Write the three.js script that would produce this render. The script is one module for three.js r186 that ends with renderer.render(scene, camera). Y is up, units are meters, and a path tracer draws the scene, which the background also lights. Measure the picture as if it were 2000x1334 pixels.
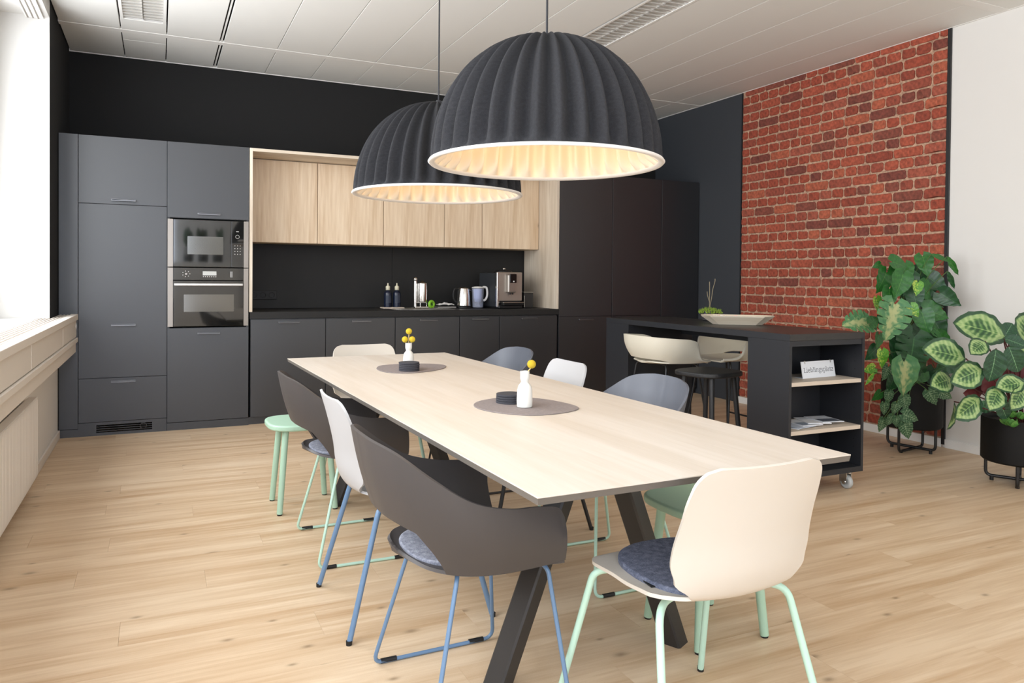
import * as THREE from 'three';
import { RoundedBoxGeometry } from 'three/addons/geometries/RoundedBoxGeometry.js';
import { mergeGeometries, toCreasedNormals } from 'three/addons/utils/BufferGeometryUtils.js';
import { ImprovedNoise } from 'three/addons/math/ImprovedNoise.js';
import { RectAreaLightUniformsLib } from 'three/addons/lights/RectAreaLightUniformsLib.js';

/* ---------- camera, sky, window light, exposure ---------- */
const scene = new THREE.Scene();
const V = (x, y, z) => new THREE.Vector3(x, y, z);
const F = 1469.65, HC = 1.1936, YAW = 0.439654, PITCH = 0.0149155, ROLL = -0.0088191, CY = 566.594;
const camera = new THREE.PerspectiveCamera(2 * Math.atan(667 / F) * 180 / Math.PI, 2000 / 1334, 0.05, 100);
{
  const r = V(Math.cos(YAW), 0, Math.sin(YAW)), u = V(0, 1, 0), w = V(Math.sin(YAW), 0, -Math.cos(YAW));
  const w2 = w.clone().multiplyScalar(Math.cos(PITCH)).addScaledVector(u, -Math.sin(PITCH));
  const u2 = u.clone().multiplyScalar(Math.cos(PITCH)).addScaledVector(w, Math.sin(PITCH));
  const r3 = r.clone().multiplyScalar(Math.cos(ROLL)).addScaledVector(u2, -Math.sin(ROLL));
  const u3 = u2.clone().multiplyScalar(Math.cos(ROLL)).addScaledVector(r, Math.sin(ROLL));
  camera.quaternion.setFromRotationMatrix(new THREE.Matrix4().makeBasis(r3, u3, w2.negate()));
  camera.position.set(0, HC, 0);
  camera.setViewOffset(2000, 1334, 0, 667 - CY, 2000, 1334);
}
const renderer = new THREE.WebGLRenderer({ antialias: true });
renderer.toneMapping = THREE.LinearToneMapping;
renderer.toneMappingExposure = 1.16;
renderer.shadowMap.enabled = true;
RectAreaLightUniformsLib.init();
scene.background = new THREE.Color(1.0, 1.04, 1.08);            // bright overcast sky
const XL = -0.66, XR = 5.163, ZB = -7.138, ZF = 3.0, H = 3.026, ZC = -6.35;
const SIDE_WINDOWS = [[-5.895, -3.25], [-2.95, -0.3], [0.0, 2.7]];   // z ranges of the openings in the left wall
const REAR_WINDOWS = [[-0.6, 0.32, 0.12, 2.8], [2.6, 4.7, 0.95, 2.75]];   // x and y ranges of the openings behind the camera
const DAY = new THREE.Color(0.95, 0.985, 1.03), NORTH = new THREE.Color(0.76, 0.89, 1.13);
for (const [a, b] of SIDE_WINDOWS) {                                 // daylight entering at the glazing
  const l = new THREE.RectAreaLight(DAY, 6.0, b - a - 0.5, 1.84);
  l.position.set(-0.985, 1.9, (a + b) / 2); l.lookAt(4, 1.55, (a + b) / 2); l.name = 'window_daylight'; scene.add(l);
}
for (const [a, b, c, d] of REAR_WINDOWS) {
  const l = new THREE.RectAreaLight(a < 0 ? NORTH : DAY, a < 0 ? 13 : 2.5, b - a - 0.14, d - c - 0.14);
  l.position.set((a + b) / 2, (c + d) / 2, ZF + 0.1); l.lookAt((a + b) / 2, (c + d) / 2, -3); l.name = 'rear_daylight'; scene.add(l);
}

/* ---------- helpers ---------- */
let seed = 20240611;
const rnd = () => { seed |= 0; seed = seed + 0x6D2B79F5 | 0; let t = Math.imul(seed ^ seed >>> 15, 1 | seed); t = t + Math.imul(t ^ t >>> 7, 61 | t) ^ t; return ((t ^ t >>> 14) >>> 0) / 4294967296; };
const rr = (a, b) => a + (b - a) * rnd();
const lerp = (a, b, t) => a + (b - a) * t, clamp = (x, a = 0, b = 1) => Math.min(b, Math.max(a, x));
const sstep = (a, b, x) => { const t = clamp((x - a) / (b - a)); return t * t * (3 - 2 * t); };
const perlin = new ImprovedNoise();
const fbm = (x, y, z, o = 4) => { let s = 0, a = 0.5; for (let i = 0; i < o; i++) { s += a * perlin.noise(x, y, z + i * 7.3); x *= 2; y *= 2; a *= 0.5; } return s; };
const names = {};
function numbered(n) { const k = names[n] = (names[n] ?? -1) + 1; return k ? `${n}_${String(k).padStart(3, '0')}` : n; }
function finish(g) {                                                 // non-indexed, with uv
  let q = g.index ? g.toNonIndexed() : g;
  if (!q.attributes.normal) q.computeVertexNormals();
  if (!q.attributes.uv) q.setAttribute('uv', new THREE.BufferAttribute(new Float32Array(q.attributes.position.count * 2), 2));
  for (const k of Object.keys(q.attributes)) if (!['position', 'normal', 'uv'].includes(k)) q.deleteAttribute(k);
  return q;
}
function boxUV(g, ou = 0, ov = 0, swap = false) {                    // uv in metres by the face's main axis
  const q = finish(g), p = q.attributes.position, n = q.attributes.normal, uv = q.attributes.uv;
  for (let i = 0; i < p.count; i += 3) {
    let nx = 0, ny = 0, nz = 0;
    for (let k = 0; k < 3; k++) { nx += Math.abs(n.getX(i + k)); ny += Math.abs(n.getY(i + k)); nz += Math.abs(n.getZ(i + k)); }
    for (let k = 0; k < 3; k++) {
      const x = p.getX(i + k), y = p.getY(i + k), z = p.getZ(i + k);
      let u, v; if (ny >= nx && ny >= nz) { u = x; v = z; } else if (nx >= nz) { u = z; v = y; } else { u = x; v = y; }
      uv.setXY(i + k, (swap ? v : u) + ou, (swap ? u : v) + ov);
    }
  }
  return q;
}
function obj(name, geos, material, parent = scene) {
  const list = (Array.isArray(geos) ? geos : [geos]).map(finish);
  const m = new THREE.Mesh(list.length > 1 ? mergeGeometries(list) : list[0], material);
  m.name = parent === scene ? numbered(name) : name; m.castShadow = m.receiveShadow = true; parent.add(m); return m;
}
function tag(o, label, category, group) { o.userData = { label, category }; if (group) o.userData.group = group; return o; }
function thing(name, label, category, pos = [0, 0, 0], turn = 0, group) {
  const g = new THREE.Group(); g.name = numbered(name); g.position.set(...pos); g.rotation.y = turn; scene.add(g); return tag(g, label, category, group);
}
function struct(name, geos, material, parent = scene) { const m = obj(name, geos, material, parent); if (parent === scene) m.userData.kind = 'structure'; return m; }
function structGroup(name) { const g = new THREE.Group(); g.name = name; g.userData.kind = 'structure'; scene.add(g); return g; }
const bx = (x0, x1, y0, y1, z0, z1, c = 0) => {                      // box from its faces, with rounded edges if c
  const w = x1 - x0, h = y1 - y0, d = z1 - z0;
  const g = c ? new RoundedBoxGeometry(w, h, d, 2, Math.min(c, w / 2.01, h / 2.01, d / 2.01)) : new THREE.BoxGeometry(w, h, d);
  return g.translate((x0 + x1) / 2, (y0 + y1) / 2, (z0 + z1) / 2);
};
const cyl = (r0, r1, h, x, y, z, n = 24) => new THREE.CylinderGeometry(r1, r0, h, n).translate(x, y + h / 2, z);   // r0 bottom, r1 top
const lathe = (pts, n = 32) => new THREE.LatheGeometry(pts.map(p => new THREE.Vector2(p[0], p[1])), n);
function bentPoints(pts, r) {                                        // polyline with rounded corners
  const out = [V(...pts[0])];
  for (let i = 1; i < pts.length - 1; i++) {
    const p = V(...pts[i]), a = V(...pts[i - 1]).sub(p), b = V(...pts[i + 1]).sub(p), q = Math.min(r, a.length() * 0.45, b.length() * 0.45);
    const s = p.clone().addScaledVector(a.normalize(), q), e = p.clone().addScaledVector(b.normalize(), q);
    for (let k = 0; k <= 5; k++) { const t = k / 5; out.push(s.clone().multiplyScalar((1 - t) ** 2).addScaledVector(p, 2 * t * (1 - t)).addScaledVector(e, t * t)); }
  }
  out.push(V(...pts[pts.length - 1])); return out;
}
class Poly extends THREE.Curve { constructor(p) { super(); this.p = p; } getPoint(t) { const n = this.p.length - 1, f = t * n, i = Math.min(n - 1, Math.floor(f)); return this.p[i].clone().lerp(this.p[i + 1], f - i); } getPointAt(t) { return this.getPoint(t); } getTangentAt(t) { const h = 0.5 / (this.p.length - 1); return this.getPoint(Math.min(1, t + h)).sub(this.getPoint(Math.max(0, t - h))).normalize(); } }
function tube(pts, rad, bend = 0.03, n = 8) {
  const P = bentPoints(pts, bend), g = new THREE.TubeGeometry(new Poly(P), P.length - 1, rad, n, false);
  const caps = [[P[0], P[1]], [P[P.length - 1], P[P.length - 2]]].map(([a, b]) => { const c = new THREE.CircleGeometry(rad, n); const d = a.clone().sub(b).normalize(); c.applyQuaternion(new THREE.Quaternion().setFromUnitVectors(V(0, 0, 1), d)); return c.translate(a.x, a.y, a.z); });
  return mergeGeometries([g, ...caps].map(finish));
}
function smoothTube(pts, rad, n = 6, seg = 16) { return new THREE.TubeGeometry(new THREE.CatmullRomCurve3(pts.map(p => p.isVector3 ? p : V(...p))), seg, rad, n, false); }
function grid(fn, nu, nv, keep = true) {                             // open surface with smooth normals
  const pos = [], uv = [], idx = [];
  for (let i = 0; i <= nu; i++) for (let j = 0; j <= nv; j++) { const p = fn(i / nu, j / nv); pos.push(p.x, p.y, p.z); uv.push(j / nv, i / nu); }
  for (let i = 0; i < nu; i++) for (let j = 0; j < nv; j++) { const a = i * (nv + 1) + j, b = a + nv + 1; idx.push(a, b, a + 1, b, b + 1, a + 1); }
  const g = new THREE.BufferGeometry(); g.setAttribute('position', new THREE.Float32BufferAttribute(pos, 3)); g.setAttribute('uv', new THREE.Float32BufferAttribute(uv, 2)); g.setIndex(idx); g.computeVertexNormals(); return g;
}
function shell(fn, nu, nv, th) {                                     // surface with thickness and closed rim
  const g = grid(fn, nu, nv), P = g.attributes.position, N = g.attributes.normal, n = P.count, pos = [], uv = [], idx = [];
  for (const s of [1, -1]) for (let i = 0; i < n; i++) { pos.push(P.getX(i) + s * N.getX(i) * th / 2, P.getY(i) + s * N.getY(i) * th / 2, P.getZ(i) + s * N.getZ(i) * th / 2); uv.push(g.attributes.uv.getX(i), g.attributes.uv.getY(i)); }
  const I = g.index.array; for (let k = 0; k < I.length; k += 3) { idx.push(I[k], I[k + 1], I[k + 2], I[k] + n, I[k + 2] + n, I[k + 1] + n); }
  const rim = []; const at = (i, j) => i * (nv + 1) + j;
  for (let j = 0; j < nv; j++) rim.push([at(0, j), at(0, j + 1)]);
  for (let i = 0; i < nu; i++) rim.push([at(i, nv), at(i + 1, nv)]);
  for (let j = nv; j > 0; j--) rim.push([at(nu, j), at(nu, j - 1)]);
  for (let i = nu; i > 0; i--) rim.push([at(i, 0), at(i - 1, 0)]);
  for (const [a, b] of rim) idx.push(a, b, a + n, b, b + n, a + n);
  const q = new THREE.BufferGeometry(); q.setAttribute('position', new THREE.Float32BufferAttribute(pos, 3)); q.setAttribute('uv', new THREE.Float32BufferAttribute(uv, 2)); q.setIndex(idx);
  return toCreasedNormals(q, 0.9);
}
function key(keys, x) { let i = 0; while (i < keys.length - 2 && x > keys[i + 1][0]) i++; const [a, va] = keys[i], [b, vb] = keys[i + 1], t = clamp((x - a) / (b - a)), s = t * t * (3 - 2 * t); return lerp(va, vb, s); }

/* ---------- textures and materials ---------- */
function tex(w, h, fn, srgb = true, rep, wrap = THREE.RepeatWrapping) {                           // fn(x, y) -> [r, g, b] 0..255
  const d = new Uint8Array(w * h * 4);
  for (let y = 0; y < h; y++) for (let x = 0; x < w; x++) { const c = fn(x, y), i = (y * w + x) * 4; d[i] = clamp(c[0], 0, 255); d[i + 1] = clamp(c[1], 0, 255); d[i + 2] = clamp(c[2], 0, 255); d[i + 3] = 255; }
  const t = new THREE.DataTexture(d, w, h, THREE.RGBAFormat); t.magFilter = THREE.LinearFilter; t.minFilter = THREE.LinearMipmapLinearFilter; t.generateMipmaps = true;
  t.wrapS = t.wrapT = wrap; if (srgb) t.colorSpace = THREE.SRGBColorSpace; if (rep) t.repeat.set(...rep); t.needsUpdate = true; return t;
}
const mixc = (a, b, t) => [lerp(a[0], b[0], t), lerp(a[1], b[1], t), lerp(a[2], b[2], t)];
function woodTex(w, h, mw, mh, light, dark, knots, rows, rowTone, seedZ) {   // grain along u, size mw x mh metres
  const K = []; for (let i = 0; i < knots; i++) K.push([rnd() * mw, rnd() * mh, rr(0.006, 0.013)]);
  const tones = Array.from({ length: rows * 2 }, () => rr(-rowTone, rowTone));
  return tex(w, h, (px, py) => {
    const u = px / w * mw, v = py / h * mh; let du = u, dv = v, kn = 0;
    for (const [ku, kv, kr] of K) { const a = (u - ku) / 5, b = v - kv, d = Math.hypot(a, b); if (d < 0.06) { dv += b * 0.35 * Math.exp(-d / 0.02); kn = Math.max(kn, Math.exp(-((Math.hypot((u - ku) / 1.9, b) / kr) ** 2))); } }
    const row = Math.floor(v / mh * rows), tone = tones[row * 2 + (u > mw / 2 ? 1 : 0)];
    const broad = fbm(du * 0.9, dv * 9, seedZ + row * 3.1, 3), grain = fbm(du * 3, dv * 55, seedZ + 5 + row, 3), fine = perlin.noise(du * 12, dv * 260, seedZ + 9);
    const streak = Math.max(0, fbm(du * 1.3, dv * 24, seedZ + 21 + row * 1.7, 3) - 0.12);
    let t = 0.36 + broad * 0.75 + grain * 0.5 + fine * 0.13 + streak * 1.1 + tone; t = clamp(t);
    const c = mixc(light, dark, t); return mixc(c, dark.map(q => q * 0.68), kn * 0.6);
  }, true, [1 / mw, 1 / mh], THREE.MirroredRepeatWrapping);
}
const speckle = (w, a, b, f1, f2, z) => tex(w, w, (x, y) => mixc(a, b, clamp(0.5 + 0.9 * fbm(x / w * f1, y / w * f1, z, 3) + 0.5 * perlin.noise(x / w * f2, y / w * f2, z + 3))));
const grey = (w, f, z, amp = 1) => tex(w, w, (x, y) => { const g = 128 + 127 * amp * fbm(x / w * f, y / w * f, z, 4) * 1.6; return [g, g, g]; }, false);
const S = (c, roughness = 0.6, o = {}) => new THREE.MeshPhysicalMaterial({ color: c, roughness, ...o });
const fineBump = grey(256, 40, 2.2); fineBump.repeat.set(6, 6);
const M = {
  blackWall: S('#141414', 0.88, { bumpMap: fineBump, bumpScale: 0.0006 }),
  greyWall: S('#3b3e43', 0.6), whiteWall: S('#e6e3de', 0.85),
  reveal: S('#d2d0cc', 0.8),
  front: S('#13151a', 0.44, { ior: 1.8 }), gap: S('#0c0c0c', 0.8),
  handle: S('#8a8a8c', 0.35, { metalness: 0.9 }),
  counter: S('#131211', 0.65),
  ceiling: S('#ecebe6', 0.7), ceilingStrip: S('#f0eee9', 0.6),
  slab: S('#4a4844', 0.9),
  steel: S('#b9b5ae', 0.3, { metalness: 1 }), brightSteel: S('#d6d4d0', 0.16, { metalness: 1 }),
  strip: S('#8f877e', 0.35, { metalness: 0.7 }),
  glassBlack: S('#131312', 0.04, { ior: 1.75 }),
  ovenPane: S('#6d6b66', 0.12, { metalness: 0.75 }),
  print: S('#c9c7c2', 0.5), rubber: S('#121212', 0.6),
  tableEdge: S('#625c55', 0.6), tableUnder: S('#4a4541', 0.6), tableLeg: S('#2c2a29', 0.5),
  darkShell: S('#474342', 0.5), slateShell: S('#5b5f68', 0.45), greyShell: S('#b4b4b5', 0.5), creamShell: S('#cbc3b7', 0.48), barShell: S('#d6cfbd', 0.5),
  mint: S('#b6d9c7', 0.4), mintWood: S('#a8c8b0', 0.45), blueTube: S('#6683a3', 0.38), blackTube: S('#1c1c1d', 0.4), greyTube: S('#6b6d70', 0.35, { metalness: 0.6 }),
  blackWood: S('#222223', 0.5),
  island: S('#1f2126', 0.5), islandTop: S('#262423', 0.38), shelfWood: S('#cdbfae', 0.6),
  vase: S('#d9d7d0', 0.35), yellow: S('#f0cf34', 0.9, { bumpMap: fineBump, bumpScale: 0.002 }), stemTan: S('#cbb27c', 0.7),
  coaster: S('#35353b', 0.9), white: S('#eeece8', 0.5), paper: S('#e9eaec', 0.6),
  pot: S('#0d0d0d', 0.6, { ior: 1.35 }), soil: S('#2a2019', 1), stem: S('#4f6b31', 0.6), stemRed: S('#5a2a2a', 0.6), twig: S('#8d8168', 0.8),
  sillCream: S('#e4dbd0', 0.6), radiator: S('#ece6df', 0.5),
  cord: S('#26262a', 0.7), lampIn: S('#f6ead6', 0.7), lampRim: S('#e9e4de', 0.7),
  navyBottle: S('#141c30', 0.25), glass: S('#ffffff', 0.02, { transmission: 1, thickness: 0 }),
  navyGlass: S('#eef1fa', 0.05, { transmission: 0.85, thickness: 0, ior: 1.45 }), green: S('#7fb92e', 0.45),
};
const feltNavy = speckle(256, [80, 86, 106], [136, 142, 162], 14, 70, 3); const feltGrey = speckle(256, [112, 116, 130], [176, 178, 190], 14, 70, 6);
M.feltNavy = S('#ffffff', 0.95, { map: feltNavy, bumpMap: fineBump, bumpScale: 0.002 });
M.feltGrey = S('#ffffff', 0.95, { map: feltGrey, bumpMap: fineBump, bumpScale: 0.002 });
M.mat = S('#ffffff', 0.95, { map: speckle(256, [120, 111, 110], [136, 127, 124], 20, 90, 8) });
M.shade = S('#ffffff', 0.95, { map: speckle(256, [34, 34, 37], [52, 52, 56], 18, 80, 12), bumpMap: fineBump, bumpScale: 0.0015 });
M.floor = S('#ffffff', 0.42, { map: woodTex(2048, 1536, 2.8, 1.52, [226, 202, 172], [190, 156, 119], 26, 8, 0.06, 1.5), bumpMap: fineBump, bumpScale: 0.0003 });
M.floor.map.anisotropy = 8;
M.table = S('#ffffff', 0.5, { map: woodTex(1024, 512, 1.6, 0.8, [207, 198, 187], [193, 181, 166], 0, 1, 0, 40.5) });
M.oak = S('#ffffff', 0.55, { map: woodTex(1024, 1024, 1.0, 1.0, [233, 213, 186], [198, 168, 134], 2, 1, 0, 60.5) });
M.oakPale = S('#ffffff', 0.55, { map: woodTex(768, 512, 1.4, 0.8, [226, 214, 196], [190, 172, 150], 1, 1, 0, 80.5) });
const brickTex = tex(256, 256, (x, y) => { const g = clamp(0.86 + 0.36 * fbm(x / 22, y / 30, 3.3, 4) + 0.16 * perlin.noise(x / 3, y / 3, 5.1)); return [255 * g, 250 * g, 245 * g]; }); brickTex.repeat.set(4, 4);
const brickBump = grey(256, 24, 9.1); brickBump.repeat.set(4, 4);
const BRICKS = ['#c0624a', '#b45842', '#c66c50', '#a6523f', '#985546', '#ba644f', '#ad5a47', '#8e4e42'].map(c => S(c, 0.85, { map: brickTex, bumpMap: brickBump, bumpScale: 0.0015 }));
M.mortar = S('#dcb79c', 0.95, { map: brickTex, bumpMap: brickBump, bumpScale: 0.004 });

/* ---------- room ---------- */
const T = 0.45;
struct('wall_back', bx(XL - T, XR + 0.2, 0, 3.2, ZB - 0.2, ZB), M.blackWall);
const wl = structGroup('wall_left');
obj('black_section', bx(XL - T, XL, 0.87, 3.2, ZC, -5.905), M.blackWall, wl); obj('black_section', bx(XL - T, XL, 0, 3.2, ZB, ZC), M.blackWall, wl);
obj('parapet', bx(XL - T, XL, 0, 0.87, ZC, ZF), M.whiteWall, wl);
obj('lintel', bx(XL - T, XL, 2.91, 3.2, -5.905, ZF), M.reveal, wl);
obj('reveal_lining', bx(XL - T, XL, 0.87, 2.91, -5.905, -5.895), M.reveal, wl);
for (let i = 0; i < 3; i++) obj('pier', bx(XL - T, XL, 0.87, 2.91, SIDE_WINDOWS[i][1], i < 2 ? SIDE_WINDOWS[i + 1][0] : ZF), M.reveal, wl);
const rail = obj('curtain_rail', bx(-0.795, -0.692, 2.895, 2.909, -5.89, 2.9), M.white, wl);
for (let i = 0; i < 3; i++) obj('groove', bx(-0.785 + i * 0.03, -0.777 + i * 0.03, 2.892, 2.896, -5.89, 2.9), M.strip, rail);
SIDE_WINDOWS.forEach(([a, b], i) => {
  const w = structGroup(`window_${i + 1}`), x0 = -1.06, x1 = -1.0, m = (a + b) / 2;
  obj('window_frame', [bx(x0, x1, 0.89, 0.96, a, b), bx(x0, x1, 2.84, 2.91, a, b), bx(x0, x1, 0.96, 2.84, a, a + 0.07), bx(x0, x1, 0.96, 2.84, b - 0.07, b)], M.white, w);
  obj('mullion', bx(x0, x1, 0.96, 2.84, m - 0.05, m + 0.05), M.white, w);
  for (const [p, q] of [[a + 0.07, m - 0.05], [m + 0.05, b - 0.07]]) obj('pane', bx(-1.035, -1.03, 0.96, 2.84, p, q), M.glass, w);
});
const wf = structGroup('wall_front');
for (const [a, b] of [[XL - T, REAR_WINDOWS[0][0]], [REAR_WINDOWS[0][1], REAR_WINDOWS[1][0]], [REAR_WINDOWS[1][1], XR + 0.2]]) obj('pier', bx(a, b, 0, 3.2, ZF, ZF + 0.3), M.whiteWall, wf);
REAR_WINDOWS.forEach(([a, b, c, d], i) => {
  obj('parapet', bx(a, b, 0, c, ZF, ZF + 0.3), M.whiteWall, wf); obj('lintel', bx(a, b, d, 3.2, ZF, ZF + 0.3), M.whiteWall, wf);
  const w = structGroup(`window_${i + 4}`), z0 = ZF + 0.14, z1 = ZF + 0.2;
  obj('window_frame', [bx(a, b, c, c + 0.07, z0, z1), bx(a, b, d - 0.07, d, z0, z1), bx(a, a + 0.07, c + 0.07, d - 0.07, z0, z1), bx(b - 0.07, b, c + 0.07, d - 0.07, z0, z1)], M.white, w);
  obj('pane', bx(a + 0.07, b - 0.07, c + 0.07, d - 0.07, z0 + 0.02, z0 + 0.025), M.glass, w);
});
/* right wall: black section, brick facing, white section */
const BZ0 = -5.712, BZ1 = -3.60, BY0 = 0.07;
const wr = structGroup('wall_right');
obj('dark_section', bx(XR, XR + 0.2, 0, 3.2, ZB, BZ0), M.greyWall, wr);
obj('white_section', bx(XR, XR + 0.2, 0, 3.2, BZ1, ZF), M.whiteWall, wr);
obj('mortar_bed', boxUV(bx(XR + 0.002, XR + 0.2, 0, 3.2, BZ0, BZ1)), M.mortar, wr);
struct('trim_1', bx(XR - 0.014, XR, 0.02, H, BZ1 - 0.004, BZ1 + 0.024, 0.003), S('#1d1d1e', 0.5));
struct('trim_2', bx(XR - 0.008, XR, 0.07, H, BZ0 - 0.012, BZ0 + 0.002), S('#17171a', 0.6));
struct('baseboard_right', [bx(XR - 0.016, XR, 0, 0.062, BZ0 - 0.004, BZ1 - 0.005, 0.003), bx(XR - 0.016, XR, 0, 0.062, BZ1 + 0.025, ZF, 0.003)], M.white);
struct('baseboard_left', bx(XL, XL + 0.014, 0, 0.06, ZC + 0.004, ZF, 0.003), M.sillCream);
{
  const course = 0.0832, joint = 0.0145, variants = {};
  const brickGeo = (w, h, k) => {                                    // worn brick face: irregular outline, chamfered front
    const id = `${w.toFixed(3)}_${k}`; if (variants[id]) return variants[id];
    const o = [], n = 12, nz = (i, s) => (perlin.noise(i * 1.7 + k * 5.1, s * 3.3, w * 40) * 0.006);
    const hw = w / 2, hh = h / 2, c = 0.012;
    const base = [[-hw + c, -hh], [-hw * 0.3, -hh], [hw * 0.35, -hh], [hw - c, -hh], [hw, -hh + c], [hw, hh - c], [hw - c, hh], [hw * 0.3, hh], [-hw * 0.35, hh], [-hw + c, hh], [-hw, hh - c], [-hw, -hh + c]];
    base.forEach(([a, b], i) => o.push([a + nz(i, 1), b + nz(i, 2)]));
    const pos = [], ring = (d, s) => o.map(([a, b]) => [d, b - Math.sign(b) * s, a - Math.sign(a) * s]);
    const r0 = ring(0.004, 0), r1 = ring(-0.005 + 0.002 * perlin.noise(k * 2.2, 1.5, 0), 0), r2 = ring(-0.008 + 0.003 * perlin.noise(k * 2.2, 1.5, 0), 0.0045);
    for (let i = 0; i < n; i++) { const j = (i + 1) % n; for (const [A, B] of [[r0, r1], [r1, r2]]) pos.push(...A[i], ...B[i], ...A[j], ...B[i], ...B[j], ...A[j]); }
    for (let i = 1; i < n - 1; i++) pos.push(...r2[0], ...r2[i + 1], ...r2[i]);
    const g = new THREE.BufferGeometry(); g.setAttribute('position', new THREE.Float32BufferAttribute(pos, 3)); g.computeVertexNormals();
    return variants[id] = boxUV(g, k * 0.37, k * 0.61);
  };
  const all = []; let row = 0;
  for (let y = BY0; y < H + 0.01; y += course, row++) {
    const h = Math.min(course - joint, H + 0.02 - y); if (h < 0.02) break;
    const header = row % 2 === 0; let z = BZ1 - 0.006 - (header ? 0.02 : 0) * 0, first = true;
    while (z > BZ0 + 0.03) {
      let w = header ? [0.105, 0.112, 0.118][Math.floor(rnd() * 3)] : [0.226, 0.236, 0.244][Math.floor(rnd() * 3)];
      if (first) { w = header ? 0.118 : (row % 4 === 1 ? 0.17 : 0.06); first = false; }
      if (!header && rnd() < 0.06) w = 0.112;
      if (z - w < BZ0 + 0.002) w = z - BZ0 - 0.004; if (w < 0.03) break;
      all.push([y + h / 2, z - w / 2, w, h]); z -= w + joint;
    }
  }
  const near = all.slice().sort((a, b) => b[1] * 1 - a[1]).sort((a, b) => { const d = q => Math.hypot(XR, q[0] - HC, q[1]) / Math.sqrt(q[2]); const hid = q => (q[0] < 0.75 && q[1] < -3.9 ? 5 : 0) + (q[0] < 1.0 && q[1] > -3.9 ? 1.5 : 0); return d(a) + hid(a) - d(b) - hid(b); });
  const rest = []; let tone = 0;
  near.forEach(([y, z, w, h], i) => {
    const k = Math.floor(rnd() * 5); tone = Math.floor(Math.pow(rnd(), 1.1) * 8); const g = brickGeo(w, h, k);
    if (i < 300) { const m = new THREE.Mesh(g, BRICKS[tone]); m.name = 'brick'; m.position.set(XR, y, z); m.castShadow = m.receiveShadow = true; wr.add(m); }
    else rest.push([g.clone().translate(XR, y, z), tone % 3]);
  });
  const rm = obj('brickwork', rest.map(r => r[0]), BRICKS[1], wr); rm.userData.kind = 'stuff';
}
/* floor of planks */
{
  const fl = structGroup('floor');
  obj('floor_base', bx(XL - T, XR + 0.2, -0.12, -0.006, ZB - 0.2, ZF + 0.3), M.slab, fl);
  obj('floor_covering', boxUV(bx(XL, XR, -0.006, 0, -0.62, ZF)), M.floor, fl);
  const W = 0.19, L = 1.39; let row = 0;
  for (let z = -0.62; z > ZB; z -= W, row++) {
    let x = XL - [0.2, 0.75, 1.2, 0.45, 0.95][row % 5] - rr(0, 0.2), z0 = Math.max(z - W, ZB);
    while (x < XR) {
      const a = Math.max(x, XL), b = Math.min(x + L, XR); x += L; if (b - a < 0.03) continue;
      const rowT = Math.floor(rnd() * 8), half = rnd() < 0.5 ? 0 : 1.4;
      const g = boxUV(bx(a, b - 0.0006, -0.006, 0, z0 + 0.0006, z)), uv = g.attributes.uv, p = g.attributes.position;
      for (let i = 0; i < p.count; i++) uv.setXY(i, half + (p.getX(i) - (x - L)), rowT * 0.19 + clamp((p.getZ(i) - z0) * 0.97, 0.002, 0.186));
      obj('plank', g, M.floor, fl);
    }
  }
}
/* ceiling of metal panels */
const LUM = [[-0.255, 0.058], [2.886, 3.196]], LZ0 = -6.07;
{
  const ce = structGroup('ceiling');
  obj('slab', bx(XL - T, XR + 0.2, 3.13, 3.2, ZB - 0.2, ZF + 0.3), M.slab, ce);
  const xs = [[XL + 0.006, -0.255]]; for (let k = 0; k < 7; k++) xs.push([0.058 + k * 0.404, 0.058 + (k + 1) * 0.404]); for (let k = 0; k < 5; k++) xs.push([3.196 + k * 0.405, Math.min(3.196 + (k + 1) * 0.405, XR - 0.004)]);
  const zs = [[ZB + 0.012, -6.41], [-6.33, -3.25], [-3.17, -0.09], [-0.01, ZF]];
  const G = 0.0022;
  for (const [a, b] of xs) for (const [c, d] of zs) {
    const vent = Math.abs(b - 0.462) < 0.01 ? 0.03 : 0;
    obj('ceiling_panel', bx(a + G, b - G - vent, H, H + 0.02, c, d, 0.003), M.ceiling, ce);
    if (vent) obj('vent_bar', bx(b - 0.021, b - 0.011, H + 0.002, H + 0.02, c, d), M.ceiling, ce);
  }
  LUM.forEach(([a, b]) => {
    for (const [c, d] of [[ZB + 0.012, -6.6], [-6.596, -6.41], [-6.33, LZ0 - 0.004], [LZ0 + 3.0, -0.09], [-0.01, ZF]]) obj('ceiling_panel', bx(a + 0.005, b - 0.005, H, H + 0.02, c, d, 0.003), M.ceiling, ce);
  });
  for (const z of [-6.37, -3.21, -0.05]) obj('cross_strip', bx(XL + 0.002, XR, H - 0.002, H + 0.02, z - 0.039, z + 0.039, 0.002), M.ceilingStrip, ce);
  obj('edge_angle', bx(XL, XR, H - 0.004, H + 0.02, ZB, ZB + 0.014), M.ceilingStrip, ce);
  obj('edge_angle', bx(XR - 0.016, XR, H - 0.003, H + 0.02, ZB + 0.014, ZF), M.ceilingStrip, ce);
}
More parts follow.
